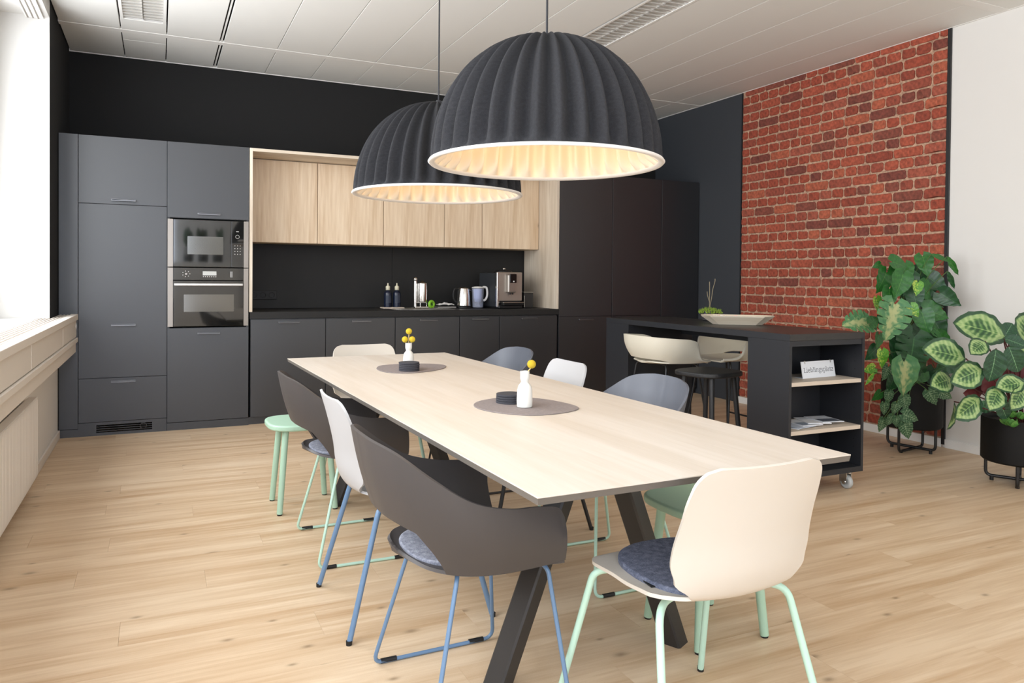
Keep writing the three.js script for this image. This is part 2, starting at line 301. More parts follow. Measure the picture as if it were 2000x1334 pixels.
/* recessed louvre luminaires */
LUM.forEach(([a, b], i) => {
  const L = 3.0, t = thing('louvre_ceiling_light', i ? 'long louvred ceiling light seen above the large pendant lamp' : 'louvred ceiling light above the kitchen near the window wall', 'ceiling light', [(a + b) / 2, H, LZ0], 0, 'recessed louvre lights');
  const w = b - a - 0.016, hw = w / 2;
  obj('housing', [bx(-hw, hw, 0.07, 0.08, 0, L), bx(-hw, -hw + 0.004, 0, 0.07, 0, L), bx(hw - 0.004, hw, 0, 0.07, 0, L), bx(-hw, hw, 0, 0.07, 0, 0.004), bx(-hw, hw, 0, 0.07, L - 0.004, L)], M.white, t);
  obj('frame', [bx(-hw, -hw + 0.02, -0.003, 0.002, 0, L), bx(hw - 0.02, hw, -0.003, 0.002, 0, L), bx(-hw + 0.02, hw - 0.02, -0.003, 0.002, 0, 0.012)], M.ceilingStrip, t);
  const refl = S('#efece6', 0.3, { metalness: 0.35 });
  for (const s of [-1, 1]) {
    const cx = s * 0.066, bw = 0.062;
    const side = q => grid((u, v) => V(cx + q * (bw - 0.018 * u * u), 0.004 + 0.05 * u, 0.006 + v * (L - 0.012)), 5, 1);
    obj('reflector', [side(-1), side(1)], refl, t);
    obj('lamp_tube', new THREE.CylinderGeometry(0.008, 0.008, L - 0.1, 12).rotateX(Math.PI / 2).translate(cx, 0.055, L / 2), S('#f6f4ee', 0.4), t);
    const blade = mergeGeometries([finish(grid((u, v) => V(lerp(-bw, bw, v), 0.003 + 0.042 * u, -0.011 * (1 - u) * (1 - u)), 3, 1)), finish(grid((u, v) => V(lerp(-bw, bw, v), 0.003 + 0.042 * u, 0.011 * (1 - u) * (1 - u)), 3, 1)), finish(bx(-bw, bw, 0.001, 0.0035, -0.011, 0.011))]);
    for (let z = 0.06; z < L - 0.03; z += 0.062) { const m = new THREE.Mesh(blade, refl); m.name = 'louvre_blade'; m.position.set(cx, 0, z); m.castShadow = m.receiveShadow = true; t.add(m); }
  }
});

/* ---------- window ledge and radiator ---------- */
{
  const t = thing('window_ledge', 'cream window ledge casing with slotted grille above the radiator', 'window ledge', [0, 0, 0]);
  obj('sill_board', [bx(-1.0, -0.715, 0.876, 0.906, -5.89, 2.9, 0.003)], M.reveal, t);
  obj('front_rail', bx(-0.578, -0.53, 0.868, 0.908, ZC + 0.002, 2.9, 0.004), M.sillCream, t);
  obj('sill_board', bx(-0.658, -0.53, 0.868, 0.872, ZC + 0.002, -5.89), M.sillCream, t);
  for (let i = 0; i < 6; i++) obj('grille_slat', bx(-0.712 + i * 0.0225, -0.703 + i * 0.0225, 0.878, 0.904, i < 3 ? -5.89 : ZC + 0.002, 2.9), M.sillCream, t);
  obj('fascia', bx(-0.562, -0.542, 0.742, 0.868, ZC + 0.002, 2.9, 0.002), M.sillCream, t);
  obj('ledge_strip', bx(-0.566, -0.531, 0.704, 0.736, ZC + 0.002, 2.9, 0.003), M.sillCream, t);
  obj('lower_fascia', bx(-0.566, -0.546, 0.628, 0.704, ZC + 0.002, 2.9, 0.002), M.sillCream, t);
  obj('underside', bx(-0.658, -0.566, 0.63, 0.642, ZC + 0.002, 2.9), M.sillCream, t);
  obj('pale_diamond', new THREE.CylinderGeometry(0.026, 0.026, 0.006, 4).rotateZ(Math.PI / 2).translate(-0.541, 0.82, ZC + 0.04), M.paper, t);  // small pale diamond-shaped plate on the fascia end
  for (const z of [-5.5, -4.2]) obj('joint_cover', bx(-0.5425, -0.5405, 0.745, 0.864, z, z + 0.02), M.sillCream, t);
}
{
  const t = thing('radiator', 'white ribbed panel radiator below the window ledge', 'radiator', [-0.645, 0, -4.83]);
  const L = 2.4; obj('panel', shell((u, v) => V(0.045 + 0.0035 * Math.max(0, Math.sin(u * L / 0.034 * 2 * Math.PI)) * sstep(0, 0.04, v) * sstep(1, 0.96, v), 0.09 + v * 0.43, u * L), 480, 24, 0.004), M.radiator, t);
  obj('rear_panel', bx(0.006, 0.018, 0.09, 0.52, 0, L, 0.004), M.radiator, t);
  obj('top_grille', bx(0.006, 0.045, 0.518, 0.524, 0, L), M.radiator, t);
  obj('side_panel', bx(0.006, 0.047, 0.09, 0.524, -0.004, 0.003, 0.001), M.radiator, t);
  for (const z of [0.3, L - 0.3]) obj('bracket', bx(-0.015, 0.006, 0.15, 0.45, z, z + 0.03), M.radiator, t);
}

/* ---------- kitchen ---------- */
const DT = 0.019;
function handle(parent, x, y, w = 0.165) { return obj('handle', [bx(x - w / 2, x + w / 2, y - 0.005, y + 0.006, DT + 0.001, DT + 0.024, 0.003), bx(x - w / 2, x + w / 2, y - 0.008, y + 0.006, DT + 0.018, DT + 0.024, 0.002)], M.handle, parent); }
function cabinet(name, x0, x1, y0, y1, zf, depth, label, group, leaves, mat = M.front) {   // leaves: [y0, y1, handleY, kind]
  const cx = (x0 + x1) / 2, t = thing(name, label, 'cabinet', [cx, 0, zf - DT], 0, group), hw = (x1 - x0) / 2;
  obj('body', bx(-hw + 0.0005, hw - 0.0005, y0, y1, -depth + DT, -0.001), mat, t);
  for (const [a, b, hy, kind] of leaves) { const d = obj(kind || 'door', boxUV(bx(-hw + 0.0018, hw - 0.0018, a + 0.0018, b - 0.0018, 0, DT, 0.0015), mat === M.oak ? -1.45 : 0, mat === M.oak ? 0.34 + x0 * 0.11 : 0, true), mat, t); if (hy) handle(d, 0, hy); }
  return t;
}
const DK = ZC - (ZB + 0.002);                                          // cabinet depth to the wall
const filler = thing('filler_panel', 'narrow dark filler panel between tall cabinet and window wall', 'panel', [(-0.656 - 0.532) / 2, 0, ZC]);
obj('board', bx(-0.0615, 0.0615, 0.06, 2.226, -DK, -0.002, 0.002), M.front, filler);
cabinet('tall_cabinet', -0.5315, 0.062, 0.1, 2.226, ZC, DK, 'tall dark fridge cabinet next to the window ledge', 'tall kitchen cabinets', [[0.1, 0.428, 0.401, 'drawer_front'], [0.428, 1.723, 0.824], [1.723, 2.226, 1.757]]);
{
  const t = cabinet('oven_cabinet', 0.062, 0.658, 0.06, 2.226, ZC, DK, 'tall dark cabinet holding the microwave and the oven', 'tall kitchen cabinets', [[0.06, 0.79, 0.749], [1.642, 2.226, 1.68]]);
  t.children[0].geometry.dispose(); t.children[0].geometry = mergeGeometries([bx(-0.2975, 0.2975, 0.06, 0.79, -DK + DT, -0.001), bx(-0.2975, 0.2975, 1.642, 2.226, -DK + DT, -0.001), bx(-0.2975, -0.28, 0.79, 1.642, -DK + DT, -0.001), bx(0.28, 0.2975, 0.79, 1.642, -DK + DT, -0.001), bx(-0.28, 0.28, 0.79, 1.642, -DK + DT, -DK + DT + 0.02)].map(finish));
}
{
  const t = thing('plinth', 'dark kitchen plinth below the tall cabinets with vent slots', 'plinth', [0, 0, ZC]);
  obj('board', [bx(-0.532, 0.06, 0.0, 0.022, -0.02, -0.003), bx(-0.532, -0.414, 0.022, 0.099, -0.02, -0.003), bx(-0.04, 0.06, 0.022, 0.099, -0.02, -0.003), bx(-0.414, -0.04, 0.078, 0.099, -0.02, -0.003), bx(0.062, 0.658, 0, 0.058, -0.02, -0.003), bx(-0.656, -0.532, 0, 0.058, -0.02, -0.003)], M.front, t);
  obj('board', bx(0.66, XR - 0.004, 0, 0.058, -0.05, -0.03), M.front, t);
  for (let i = 0; i < 3; i++) obj('vent_slat', bx(-0.414, -0.04, 0.03 + i * 0.016, 0.034 + i * 0.016, -0.024, -0.01), M.front, t);
  obj('fan_motor', new THREE.TorusGeometry(0.022, 0.003, 6, 20).translate(-0.1, 0.05, -0.03), M.strip, t);
}
/* microwave and oven */
{
  const t = thing('microwave', 'built-in microwave with mirrored black glass door and keypad', 'microwave', [0.36, 1.263, ZC - 0.002], 0);
  obj('body', bx(-0.275, 0.275, 0.004, 0.366, -0.4, -0.022), M.gap, t);
  obj('side_strip', bx(-0.295, -0.256, 0, 0.37, -0.02, 0.002, 0.002), M.strip, t); obj('side_strip', bx(0.258, 0.295, 0, 0.37, -0.02, 0.002, 0.002), M.strip, t);
  const d = obj('door', bx(-0.255, 0.164, 0.002, 0.368, -0.02, 0.004, 0.002), M.glassBlack, t);
  obj('window_pane', bx(-0.155, 0.105, 0.1, 0.24, 0.004, 0.0046), M.ovenPane, d);
  const p = obj('control_panel', bx(0.166, 0.257, 0.002, 0.368, -0.02, 0.004, 0.002), M.glassBlack, t);
  for (let r = 0; r < 4; r++) for (let c = 0; c < 3; c++) obj('key', bx(0.188 + c * 0.02, 0.194 + c * 0.02, 0.105 + r * 0.022, 0.109 + r * 0.022, 0.004, 0.0046), M.print, p);
  obj('dial_mark', new THREE.TorusGeometry(0.014, 0.0012, 6, 24).translate(0.21, 0.245, 0.005), M.print, p); obj('dial_mark', bx(0.2, 0.22, 0.284, 0.288, 0.004, 0.0046), M.print, p);
}
{
  const t = thing('oven', 'built-in oven with steel bar handle below the microwave', 'oven', [0.36, 0.8, ZC - 0.002], 0);
  obj('body', bx(-0.275, 0.275, 0.004, 0.455, -0.55, -0.022), M.gap, t);
  obj('side_strip', bx(-0.295, -0.256, 0, 0.458, -0.02, 0.002, 0.002), M.strip, t); obj('side_strip', bx(0.258, 0.295, 0, 0.458, -0.02, 0.002, 0.002), M.strip, t);
  const p = obj('control_panel', bx(-0.255, 0.257, 0.362, 0.458, -0.02, 0.003, 0.002), M.glassBlack, t);
  obj('display', bx(-0.045, 0.055, 0.4, 0.432, 0.003, 0.0038), S('#b9b9b4', 0.4), p);
  for (let i = 0; i < 7; i++) obj('key', bx(-0.043 + i * 0.015, -0.036 + i * 0.015, 0.387, 0.392, 0.003, 0.0037), M.print, p);
  for (let i = 0; i < 7; i++) { const q = i / 7 * 6.283; obj('key', bx(-0.166 + 0.026 * Math.cos(q), -0.161 + 0.026 * Math.cos(q), 0.408 + 0.022 * Math.sin(q), 0.413 + 0.022 * Math.sin(q), 0.003, 0.0037), M.print, p); }
  obj('key', bx(0.155, 0.175, 0.385, 0.432, 0.003, 0.0037), S('#7d7b78', 0.4), p); obj('knob', new THREE.CylinderGeometry(0.008, 0.008, 0.004, 16).rotateX(Math.PI / 2).translate(-0.164, 0.41, 0.005), M.strip, p);
  const d = obj('door', bx(-0.255, 0.257, 0.002, 0.357, -0.02, 0.004, 0.002), M.glassBlack, t);
  obj('window_pane', bx(-0.18, 0.185, 0.115, 0.25, 0.004, 0.0046), M.ovenPane, d);
  const h = obj('handle', [bx(-0.25, 0.25, 0.318, 0.338, 0.034, 0.046, 0.004), bx(-0.23, -0.21, 0.322, 0.334, 0.003, 0.036), bx(0.21, 0.23, 0.322, 0.334, 0.003, 0.036)], M.steel, d);
  obj('badge', bx(-0.016, 0.02, 0.325, 0.331, 0.046, 0.0466), M.white, h);
}
/* base cabinets, worktop, splashback */
const BX = [0.671, 1.268, 1.868, 2.468, 2.864, 3.47];
const baseLabels = ['dark base cabinet directly right of the oven column', 'dark base cabinet second from the oven column', 'dark base cabinet below the soap bottles and tap', 'narrow dark base cabinet below the kettle', 'dark base cabinet below the coffee machine'];
for (let i = 0; i < 5; i++) cabinet('base_cabinet', BX[i] + (i ? 0.001 : 0), BX[i + 1] - 0.001, 0.06, 0.852, ZC, 0.66, baseLabels[i], 'base cabinets along the kitchen wall', [[0.06, 0.848, 0.824]]);
{
  const t = thing('worktop', 'black kitchen worktop with steel sink below the oak cabinets', 'worktop', [0, 0, 0]);
  const X0 = 0.664, X1 = 3.478, SX0 = 1.93, SX1 = 2.45, SZ0 = -6.92, SZ1 = -6.5;
  obj('board', [bx(X0, SX0, 0.856, 0.908, -7.08, ZC + 0.012), bx(SX1, X1, 0.856, 0.908, -7.08, ZC + 0.012), bx(SX0, SX1, 0.856, 0.908, SZ1, ZC + 0.012), bx(SX0, SX1, 0.856, 0.908, -7.08, SZ0)], M.counter, t);
  const s = obj('sink', [bx(SX0, SX1, 0.86, 0.864, SZ0, SZ1), bx(SX0, SX0 + 0.004, 0.864, 0.908, SZ0, SZ1), bx(SX1 - 0.004, SX1, 0.864, 0.908, SZ0, SZ1), bx(SX0, SX1, 0.864, 0.908, SZ0, SZ0 + 0.004), bx(SX0, SX1, 0.864, 0.908, SZ1 - 0.004, SZ1)], M.steel, t);
  obj('rim', [bx(SX0 - 0.02, SX1 + 0.02, 0.908, 0.911, SZ0 - 0.02, SZ0 + 0.004), bx(SX0 - 0.02, SX1 + 0.02, 0.908, 0.911, SZ1 - 0.004, SZ1 + 0.02), bx(SX0 - 0.02, SX0 + 0.004, 0.908, 0.911, SZ0, SZ1), bx(SX1 - 0.004, SX1 + 0.02, 0.908, 0.911, SZ0, SZ1)], M.brightSteel, s);
}
{
  const t = thing('splashback', 'black splashback panel behind the worktop', 'splashback', [0, 0, -7.06]);
  obj('panel', bx(0.684, 2.04, 0.909, 1.5, -0.01, 0.004, 0.001), M.counter, t); obj('panel', bx(2.042, 3.452, 0.909, 1.5, -0.01, 0.004, 0.001), M.counter, t);
}
{
  const t = thing('socket_strip', 'black triple wall socket on the splashback beside the oven column', 'socket', [0.85, 1.03, -7.055]);
  obj('plate', bx(-0.12, 0.12, -0.04, 0.04, 0, 0.012, 0.004), S('#100f0f', 0.6), t);
  for (let i = -1; i <= 1; i++) obj('outlet', lathe([[0.0, 0.004], [0.018, 0.004], [0.02, 0.004], [0.021, 0.0145], [0.026, 0.0145], [0.027, 0.01]], 20).rotateX(Math.PI / 2).translate(i * 0.076, 0, 0), S('#0d0d0d', 0.3), t);
}
/* oak surround and wall cabinets */
{
  const t = thing('oak_surround', 'pale oak frame around the kitchen niche and wall cabinets', 'frame', [0, 0, 0]);
  obj('side_panel', boxUV(bx(0.661, 0.684, 0.909, 2.222, -7.05, ZC + 0.004), -0.88, 7.1, true), M.oakPale, t);
  obj('side_panel', boxUV(bx(3.454, 3.48, 0.909, 2.222, -7.05, ZC + 0.004), -0.85, 7.06, true), M.oakPale, t);
  obj('top_panel', boxUV(bx(0.684, 3.454, 2.198, 2.222, -7.05, ZC + 0.004)), M.oakPale, t);
  obj('back_panel', bx(0.684, 3.454, 1.5, 2.198, -7.13, -7.05), M.oakPale, t);
}
const ZU = -6.72;
const UX = [0.686, 1.266, 1.86, 2.449, 2.836, 3.452];
const upLabels = ['pale oak wall cabinet farthest left beside the oven column', 'pale oak wall cabinet second from left', 'pale oak wall cabinet below the smaller pendant lamp, left of the narrow one', 'narrow pale oak wall cabinet below the pendant lamps', 'pale oak wall cabinet above the coffee machine'];
for (let i = 0; i < 5; i++) cabinet('wall_cabinet', UX[i] + 0.001, UX[i + 1] - 0.001, 1.487, 2.196, ZU, 0.32, upLabels[i], 'oak wall cabinets', [[1.487, 2.192, 0]], M.oak);
/* black tall cabinets at the right */
const TXs = [3.484, 4.085, 4.68, XR - 0.004];
const tallLabels = ['black tall cabinet beside the oak frame and coffee machine', 'black tall cabinet between two other black ones behind the bar', 'black tall cabinet in the corner by the brick wall'];
for (let i = 0; i < 3; i++) cabinet('tall_cabinet', TXs[i] + 0.001, TXs[i + 1] - 0.001, 0.06, 2.226, ZC, DK, tallLabels[i], 'black tall cabinets', i < 2 ? [[0.06, 0.834, 0], [0.834, 2.226, 0]] : [[0.06, 2.226, 0]]).children.forEach(c => { if (i === 0 && c.name === 'door' && c.geometry.boundingBox === null) { c.geometry.computeBoundingBox(); if (c.geometry.boundingBox.max.y < 1) handle(c, 0, 0.805); } });

/* ---------- things on the worktop ---------- */
const CT = 0.911;
{
  const t = thing('soap_tray', 'small pale tray under the two soap bottles', 'tray', [1.955, CT, -6.75]); obj('plate', bx(-0.1, 0.1, 0, 0.012, -0.06, 0.06, 0.005), M.shelfWood, t);
  [['dark blue pump bottle on the tray, the left one', 1.913], ['dark blue pump bottle on the tray, beside the tap', 1.998]].forEach(([l, x]) => {
    const b = thing('soap_bottle', l, 'bottle', [x, CT + 0.012, -6.75], 0, 'soap bottles by the sink');
    obj('flask', lathe([[0, 0], [0.032, 0], [0.036, 0.004], [0.036, 0.125], [0.03, 0.142], [0.014, 0.152], [0.013, 0.16], [0, 0.16]], 24), M.navyBottle, b);
    obj('label', new THREE.CylinderGeometry(0.0365, 0.0365, 0.07, 24, 1, true, -0.8, 1.6).translate(0, 0.075, 0), S('#2c3342', 0.6), b);
    const p = obj('pump', lathe([[0, 0.158], [0.019, 0.158], [0.02, 0.19], [0.012, 0.197], [0.006, 0.2], [0.006, 0.222], [0, 0.222]], 20), S('#d8d2b8', 0.5), b);
    obj('nozzle', [bx(-0.006, 0.034, 0.22, 0.23, -0.006, 0.006, 0.003)], M.rubber, p);
  });
}
{
  const t = thing('water_dispenser', 'chrome water dispenser with ball-topped post by the sink', 'dispenser', [2.2, CT, -6.7]);
  obj('base', bx(-0.06, 0.075, 0, 0.02, -0.06, 0.06, 0.006), M.brightSteel, t);
  obj('post', cyl(0.018, 0.018, 0.235, -0.04, 0.02, 0), M.brightSteel, t); obj('ball', new THREE.SphereGeometry(0.021, 20, 14).translate(-0.04, 0.27, 0), M.brightSteel, t);
  obj('tank', lathe([[0, 0.06], [0.046, 0.06], [0.05, 0.066], [0.05, 0.23], [0.046, 0.238], [0.02, 0.245], [0.016, 0.255], [0, 0.257]], 32).translate(0.028, 0, 0), M.brightSteel, t);
  obj('support', [cyl(0.005, 0.005, 0.045, 0.07, 0.018, 0), cyl(0.005, 0.005, 0.045, 0.0, 0.018, 0.03)], M.brightSteel, t); obj('collar', bx(-0.045, 0.07, 0.05, 0.062, -0.02, 0.02, 0.003), M.brightSteel, t);
}
{
  const t = thing('dish_scrubber', 'bright green round scrubber beside the chrome dispenser', 'scrubber', [2.305, CT + 0.0, -6.66]);
  obj('ring', new THREE.TorusGeometry(0.026, 0.014, 10, 24).rotateY(0.4).translate(0, 0.04, 0), M.green, t); obj('core', new THREE.SphereGeometry(0.016, 12, 8).translate(0, 0.036, -0.006), S('#2f5a14', 0.6), t);
  const d = thing('drying_tray', 'grey drying tray with crumpled white cloth by the kettle', 'tray', [2.46, 0.9113, -6.71]);
  obj('tray', bx(-0.09, 0.09, 0.0, 0.016, -0.06, 0.06, 0.006), S('#7d7b78', 0.4), d);
  const c = thing('dish_cloth', 'crumpled white cloth lying on the drying tray', 'cloth', [2.455, CT + 0.018, -6.7]);
  obj('folds', shell((u, v) => V(-0.075 + 0.15 * u, 0.014 + 0.028 * Math.max(0, fbm(u * 3.1, v * 3.3, 4.2, 2) + 0.35) * Math.sin(Math.PI * clamp(u * 1.0)) ** 0.5 + 0.004 * perlin.noise(u * 9, v * 9, 2), -0.045 + 0.09 * v), 24, 16, 0.004), M.white, c);
}
{
  const t = thing('kettle', 'brushed steel kettle with black handle on the worktop', 'kettle', [2.64, CT, -6.7]);
  obj('base', cyl(0.068, 0.068, 0.016, 0, 0, 0, 36), M.rubber, t);
  obj('jug', lathe([[0, 0.017], [0.064, 0.017], [0.068, 0.024], [0.062, 0.12], [0.055, 0.185], [0.05, 0.19], [0, 0.19]], 40), M.brightSteel, t);
  obj('lid', lathe([[0, 0.202], [0.02, 0.202], [0.046, 0.194], [0.05, 0.189]], 32), M.steel, t);
  obj('spout', new THREE.ConeGeometry(0.022, 0.05, 4).rotateZ(-1.9).translate(0.062, 0.168, 0), M.brightSteel, t);
  obj('handle', smoothTube([[-0.05, 0.185, 0], [-0.09, 0.18, 0], [-0.103, 0.14, 0], [-0.1, 0.09, 0], [-0.078, 0.06, 0], [-0.062, 0.055, 0]], 0.009, 8, 24), M.rubber, t);
}
{
  const t = thing('filter_jug', 'transparent blue water filter jug with white lid and handle', 'jug', [2.775, CT, -6.67]);
  obj('jug_body', lathe([[0, 0.003], [0.048, 0.003], [0.052, 0.01], [0.058, 0.19], [0.056, 0.19], [0.05, 0.012], [0, 0.008]], 36), M.navyGlass, t);
  obj('filter', lathe([[0, 0.06], [0.03, 0.06], [0.04, 0.1], [0.044, 0.185], [0, 0.185]], 24), S('#c9cfe4', 0.4), t);
  obj('lid', lathe([[0, 0.208], [0.03, 0.207], [0.056, 0.2], [0.06, 0.19], [0, 0.19]], 32), M.white, t);
  obj('handle', smoothTube([[0.05, 0.2, 0.0], [0.088, 0.196, 0.0], [0.098, 0.16, 0], [0.095, 0.11, 0], [0.078, 0.08, 0], [0.058, 0.07, 0]], 0.0115, 8, 24), M.white, t);
}
{
  const t = thing('coffee_machine', 'silver bean-to-cup coffee machine with black display', 'coffee machine', [3.03, CT, -6.68], 0.12);
  obj('body', bx(-0.14, 0.14, 0.012, 0.34, -0.2, 0.12, 0.012), S('#2f3134', 0.4), t);
  obj('front_panel', bx(-0.142, 0.142, 0.07, 0.345, 0.12, 0.15, 0.008), S('#b3aca4', 0.35, { metalness: 0.75 }), t);
  obj('side_trim', bx(-0.146, -0.118, 0.01, 0.345, 0.118, 0.156, 0.006), M.brightSteel, t);
  obj('base', bx(-0.13, 0.135, 0.0, 0.03, -0.19, 0.17, 0.006), S('#1b1b1c', 0.4), t);
  obj('drip_grid', bx(-0.1, 0.13, 0.03, 0.052, 0.1, 0.2, 0.008), M.rubber, t); obj('drip_edge', bx(-0.1, 0.135, 0.052, 0.06, 0.1, 0.205, 0.003), M.steel, t);
  const s = obj('spout_block', bx(-0.04, 0.05, 0.15, 0.325, 0.148, 0.19, 0.012), S('#a8a29b', 0.3, { metalness: 0.8 }), t);
  const scr = obj('display', bx(-0.026, 0.05, 0.245, 0.33, 0.188, 0.196, 0.004), S('#0e0e10', 0.15), s); obj('button', new THREE.CylinderGeometry(0.007, 0.007, 0.003, 16).rotateX(Math.PI / 2).translate(0.016, 0.258, 0.197), M.white, scr);
  obj('nozzle', cyl(0.008, 0.008, 0.02, -0.005, 0.132, 0.17), M.rubber, s); obj('nozzle', cyl(0.008, 0.008, 0.02, 0.02, 0.132, 0.17), M.rubber, s);
  obj('bean_hopper', lathe([[0, 0.372], [0.05, 0.37], [0.085, 0.362], [0.09, 0.338], [0, 0.338]], 28).translate(0.03, 0, -0.02), M.rubber, t);
  obj('knob', lathe([[0, 0.388], [0.014, 0.386], [0.016, 0.37], [0, 0.368]], 16).translate(0, 0, 0.04), M.brightSteel, t);
  const m = thing('milk_cooler', 'small black milk cooler right of the coffee machine', 'milk cooler', [3.27, CT, -6.66]);
  obj('body', bx(-0.05, 0.05, 0, 0.148, -0.09, 0.09, 0.006), S('#2a2725', 0.35), m); obj('lid', bx(-0.052, 0.052, 0.148, 0.156, -0.092, 0.092, 0.003), M.steel, m); obj('front_edge', bx(-0.052, -0.043, 0.01, 0.12, 0.09, 0.094), M.brightSteel, m);
}

/* ---------- dining table ---------- */
const TA = 0.0212, TCX = 1.1505, TCZ = -2.8597, TW = 0.9357, TL = 2.9332;
const onTable = (x, z) => [x, 0.7405, z];
{
  const t = thing('dining_table', 'long pale wood dining table with dark slanted legs', 'table', [TCX, 0, TCZ], TA), hw = TW / 2, hl = TL / 2;
  obj('tabletop', boxUV(bx(-hw, hw, 0.737, 0.74, -hl, hl, 0.0008), 0, 0, true), M.table, t);
  const skirt = (q0, y1, q1, y0, cap) => { const A = [[-hw + q0, y1, -hl + q0], [hw - q0, y1, -hl + q0], [hw - q0, y1, hl - q0], [-hw + q0, y1, hl - q0]], B = [[-hw + q1, y0, -hl + q1], [hw - q1, y0, -hl + q1], [hw - q1, y0, hl - q1], [-hw + q1, y0, hl - q1]], pos = [];
    for (let i = 0; i < 4; i++) { const j = (i + 1) % 4; pos.push(...A[i], ...A[j], ...B[i], ...A[j], ...B[j], ...B[i]); } if (cap) pos.push(...B[0], ...B[1], ...B[2], ...B[0], ...B[2], ...B[3]);
    const g = new THREE.BufferGeometry(); g.setAttribute('position', new THREE.Float32BufferAttribute(pos, 3)); g.computeVertexNormals(); return g; };
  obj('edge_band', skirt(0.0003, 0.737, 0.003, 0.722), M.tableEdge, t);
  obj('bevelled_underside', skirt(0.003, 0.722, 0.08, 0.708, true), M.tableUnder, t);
  const leg = (fx, tx, z) => { const a = V(fx, 0, z), b = V(tx, 0.703, z), s = 0.034, P = [], c = 0.006;
    const ring = p => { const R = []; for (const [i, j] of [[-1, -1], [1, -1], [1, 1], [-1, 1]]) { const ang = 0.45; for (const [ci, cj] of (i * j > 0 ? [[0, c], [c, 0]] : [[c, 0], [0, c]])) { const x = i * (s - ci), zz = j * (s - cj); R.push(V(p.x + x * Math.cos(ang) + zz * Math.sin(ang), p.y, p.z - x * Math.sin(ang) + zz * Math.cos(ang))); } } return R; };
    const A = ring(a), B = ring(b), n = 8, w = (u, v, q) => P.push(u.x, u.y, u.z, v.x, v.y, v.z, q.x, q.y, q.z);
    for (let i = 0; i < n; i++) { const j = (i + 1) % n; w(A[i], B[i], A[j]); w(B[i], B[j], A[j]); } for (let i = 1; i < n - 1; i++) { w(A[0], A[i], A[i + 1]); w(B[0], B[i + 1], B[i]); }
    const g = new THREE.BufferGeometry(); g.setAttribute('position', new THREE.Float32BufferAttribute(P, 3)); g.computeVertexNormals(); return g; };
  for (const z of [0.87, -1.09]) { obj('leg', leg(-0.275, 0.0, z), M.tableLeg, t); obj('leg', leg(0.375, 0.11, z), M.tableLeg, t); obj('leg_plate', bx(-0.14, 0.24, 0.7, 0.708, z - 0.06, z + 0.06), M.tableLeg, t); }
}
/* table things */
const pebble = (pts, y, h) => { const c = new THREE.CatmullRomCurve3(pts.map(p => V(p[0], 0, p[1])), true, 'centripetal').getPoints(60); const s = new THREE.Shape(c.map(p => new THREE.Vector2(p.x, -p.z))); return new THREE.ExtrudeGeometry(s, { depth: h, bevelEnabled: true, bevelSize: 0.001, bevelThickness: 0.001, bevelSegments: 1 }).rotateX(-Math.PI / 2).translate(0, y, 0); };
const scaleUV = (g, s) => { const q = finish(g), uv = q.attributes.uv; for (let i = 0; i < uv.count; i++) uv.setXY(i, uv.getX(i) * s, uv.getY(i) * s); return q; };
function mat(cx, cz, pts, label) { const t = thing('table_mat', label, 'mat', onTable(cx, cz), 0, 'pebble-shaped table mats'); obj('felt', scaleUV(pebble(pts.map(p => [p[0] - cx, p[1] - cz]), 0.0012, 0.001), 4), M.mat, t); }
mat(1.14, -3.62, [[0.995, -3.7], [1.045, -3.78], [1.2, -3.8], [1.3, -3.755], [1.345, -3.68], [1.3, -3.56], [1.18, -3.46], [1.06, -3.435], [0.99, -3.5], [0.975, -3.6]], 'taupe felt mat at the far end under three yellow flowers');
mat(1.17, -2.4, [[1.02, -2.48], [1.08, -2.555], [1.21, -2.592], [1.3, -2.52], [1.345, -2.38], [1.335, -2.28], [1.25, -2.225], [1.13, -2.22], [1.05, -2.29], [1.01, -2.39]], 'taupe felt mat nearer the camera under the single yellow flower');
const MT = 0.744;
const VASE = [[0, 0], [0.03, 0], [0.034, 0.004], [0.035, 0.03], [0.033, 0.075], [0.028, 0.095], [0.017, 0.108], [0.0155, 0.112], [0.019, 0.122], [0.0205, 0.13], [0.0205, 0.158], [0.018, 0.158], [0.0175, 0.125], [0.013, 0.11], [0, 0.108]].map(p => [p[0] * 0.8, p[1] * 0.8]);
function flower(vx, vz, dx, dy, dz, label) { const t = thing('craspedia_flower', label, 'flower', [vx, MT + 0.1, vz], 0, 'yellow ball flowers'); obj('stem', smoothTube([[dx * 0.05, 0, dz * 0.05], [dx * 0.3, dy * 0.45, dz * 0.3], [dx, dy, dz]], 0.0022, 6, 10), M.stemTan, t); obj('blossom', new THREE.IcosahedronGeometry(0.0155, 3).translate(dx, dy + 0.01, dz), M.yellow, t); }
function coasters(x, z, n, r, label) { for (let i = 0; i < n; i++) { const t = thing('coaster', label, 'coaster', [x + rr(-0.0012, 0.0012), MT + i * 0.0085, z + rr(-0.0012, 0.0012)], 0, label + ' stack'); t.userData.label = ['lowest', 'second lowest', 'third', 'fourth', 'topmost'][n === 4 && i === 3 ? 4 : i] + ' ' + label; obj('disc', lathe([[0, 0], [r - 0.002, 0], [r, 0.001], [r, 0.0068], [r - 0.002, 0.0078], [0, 0.0078]], 36), M.coaster, t); } }
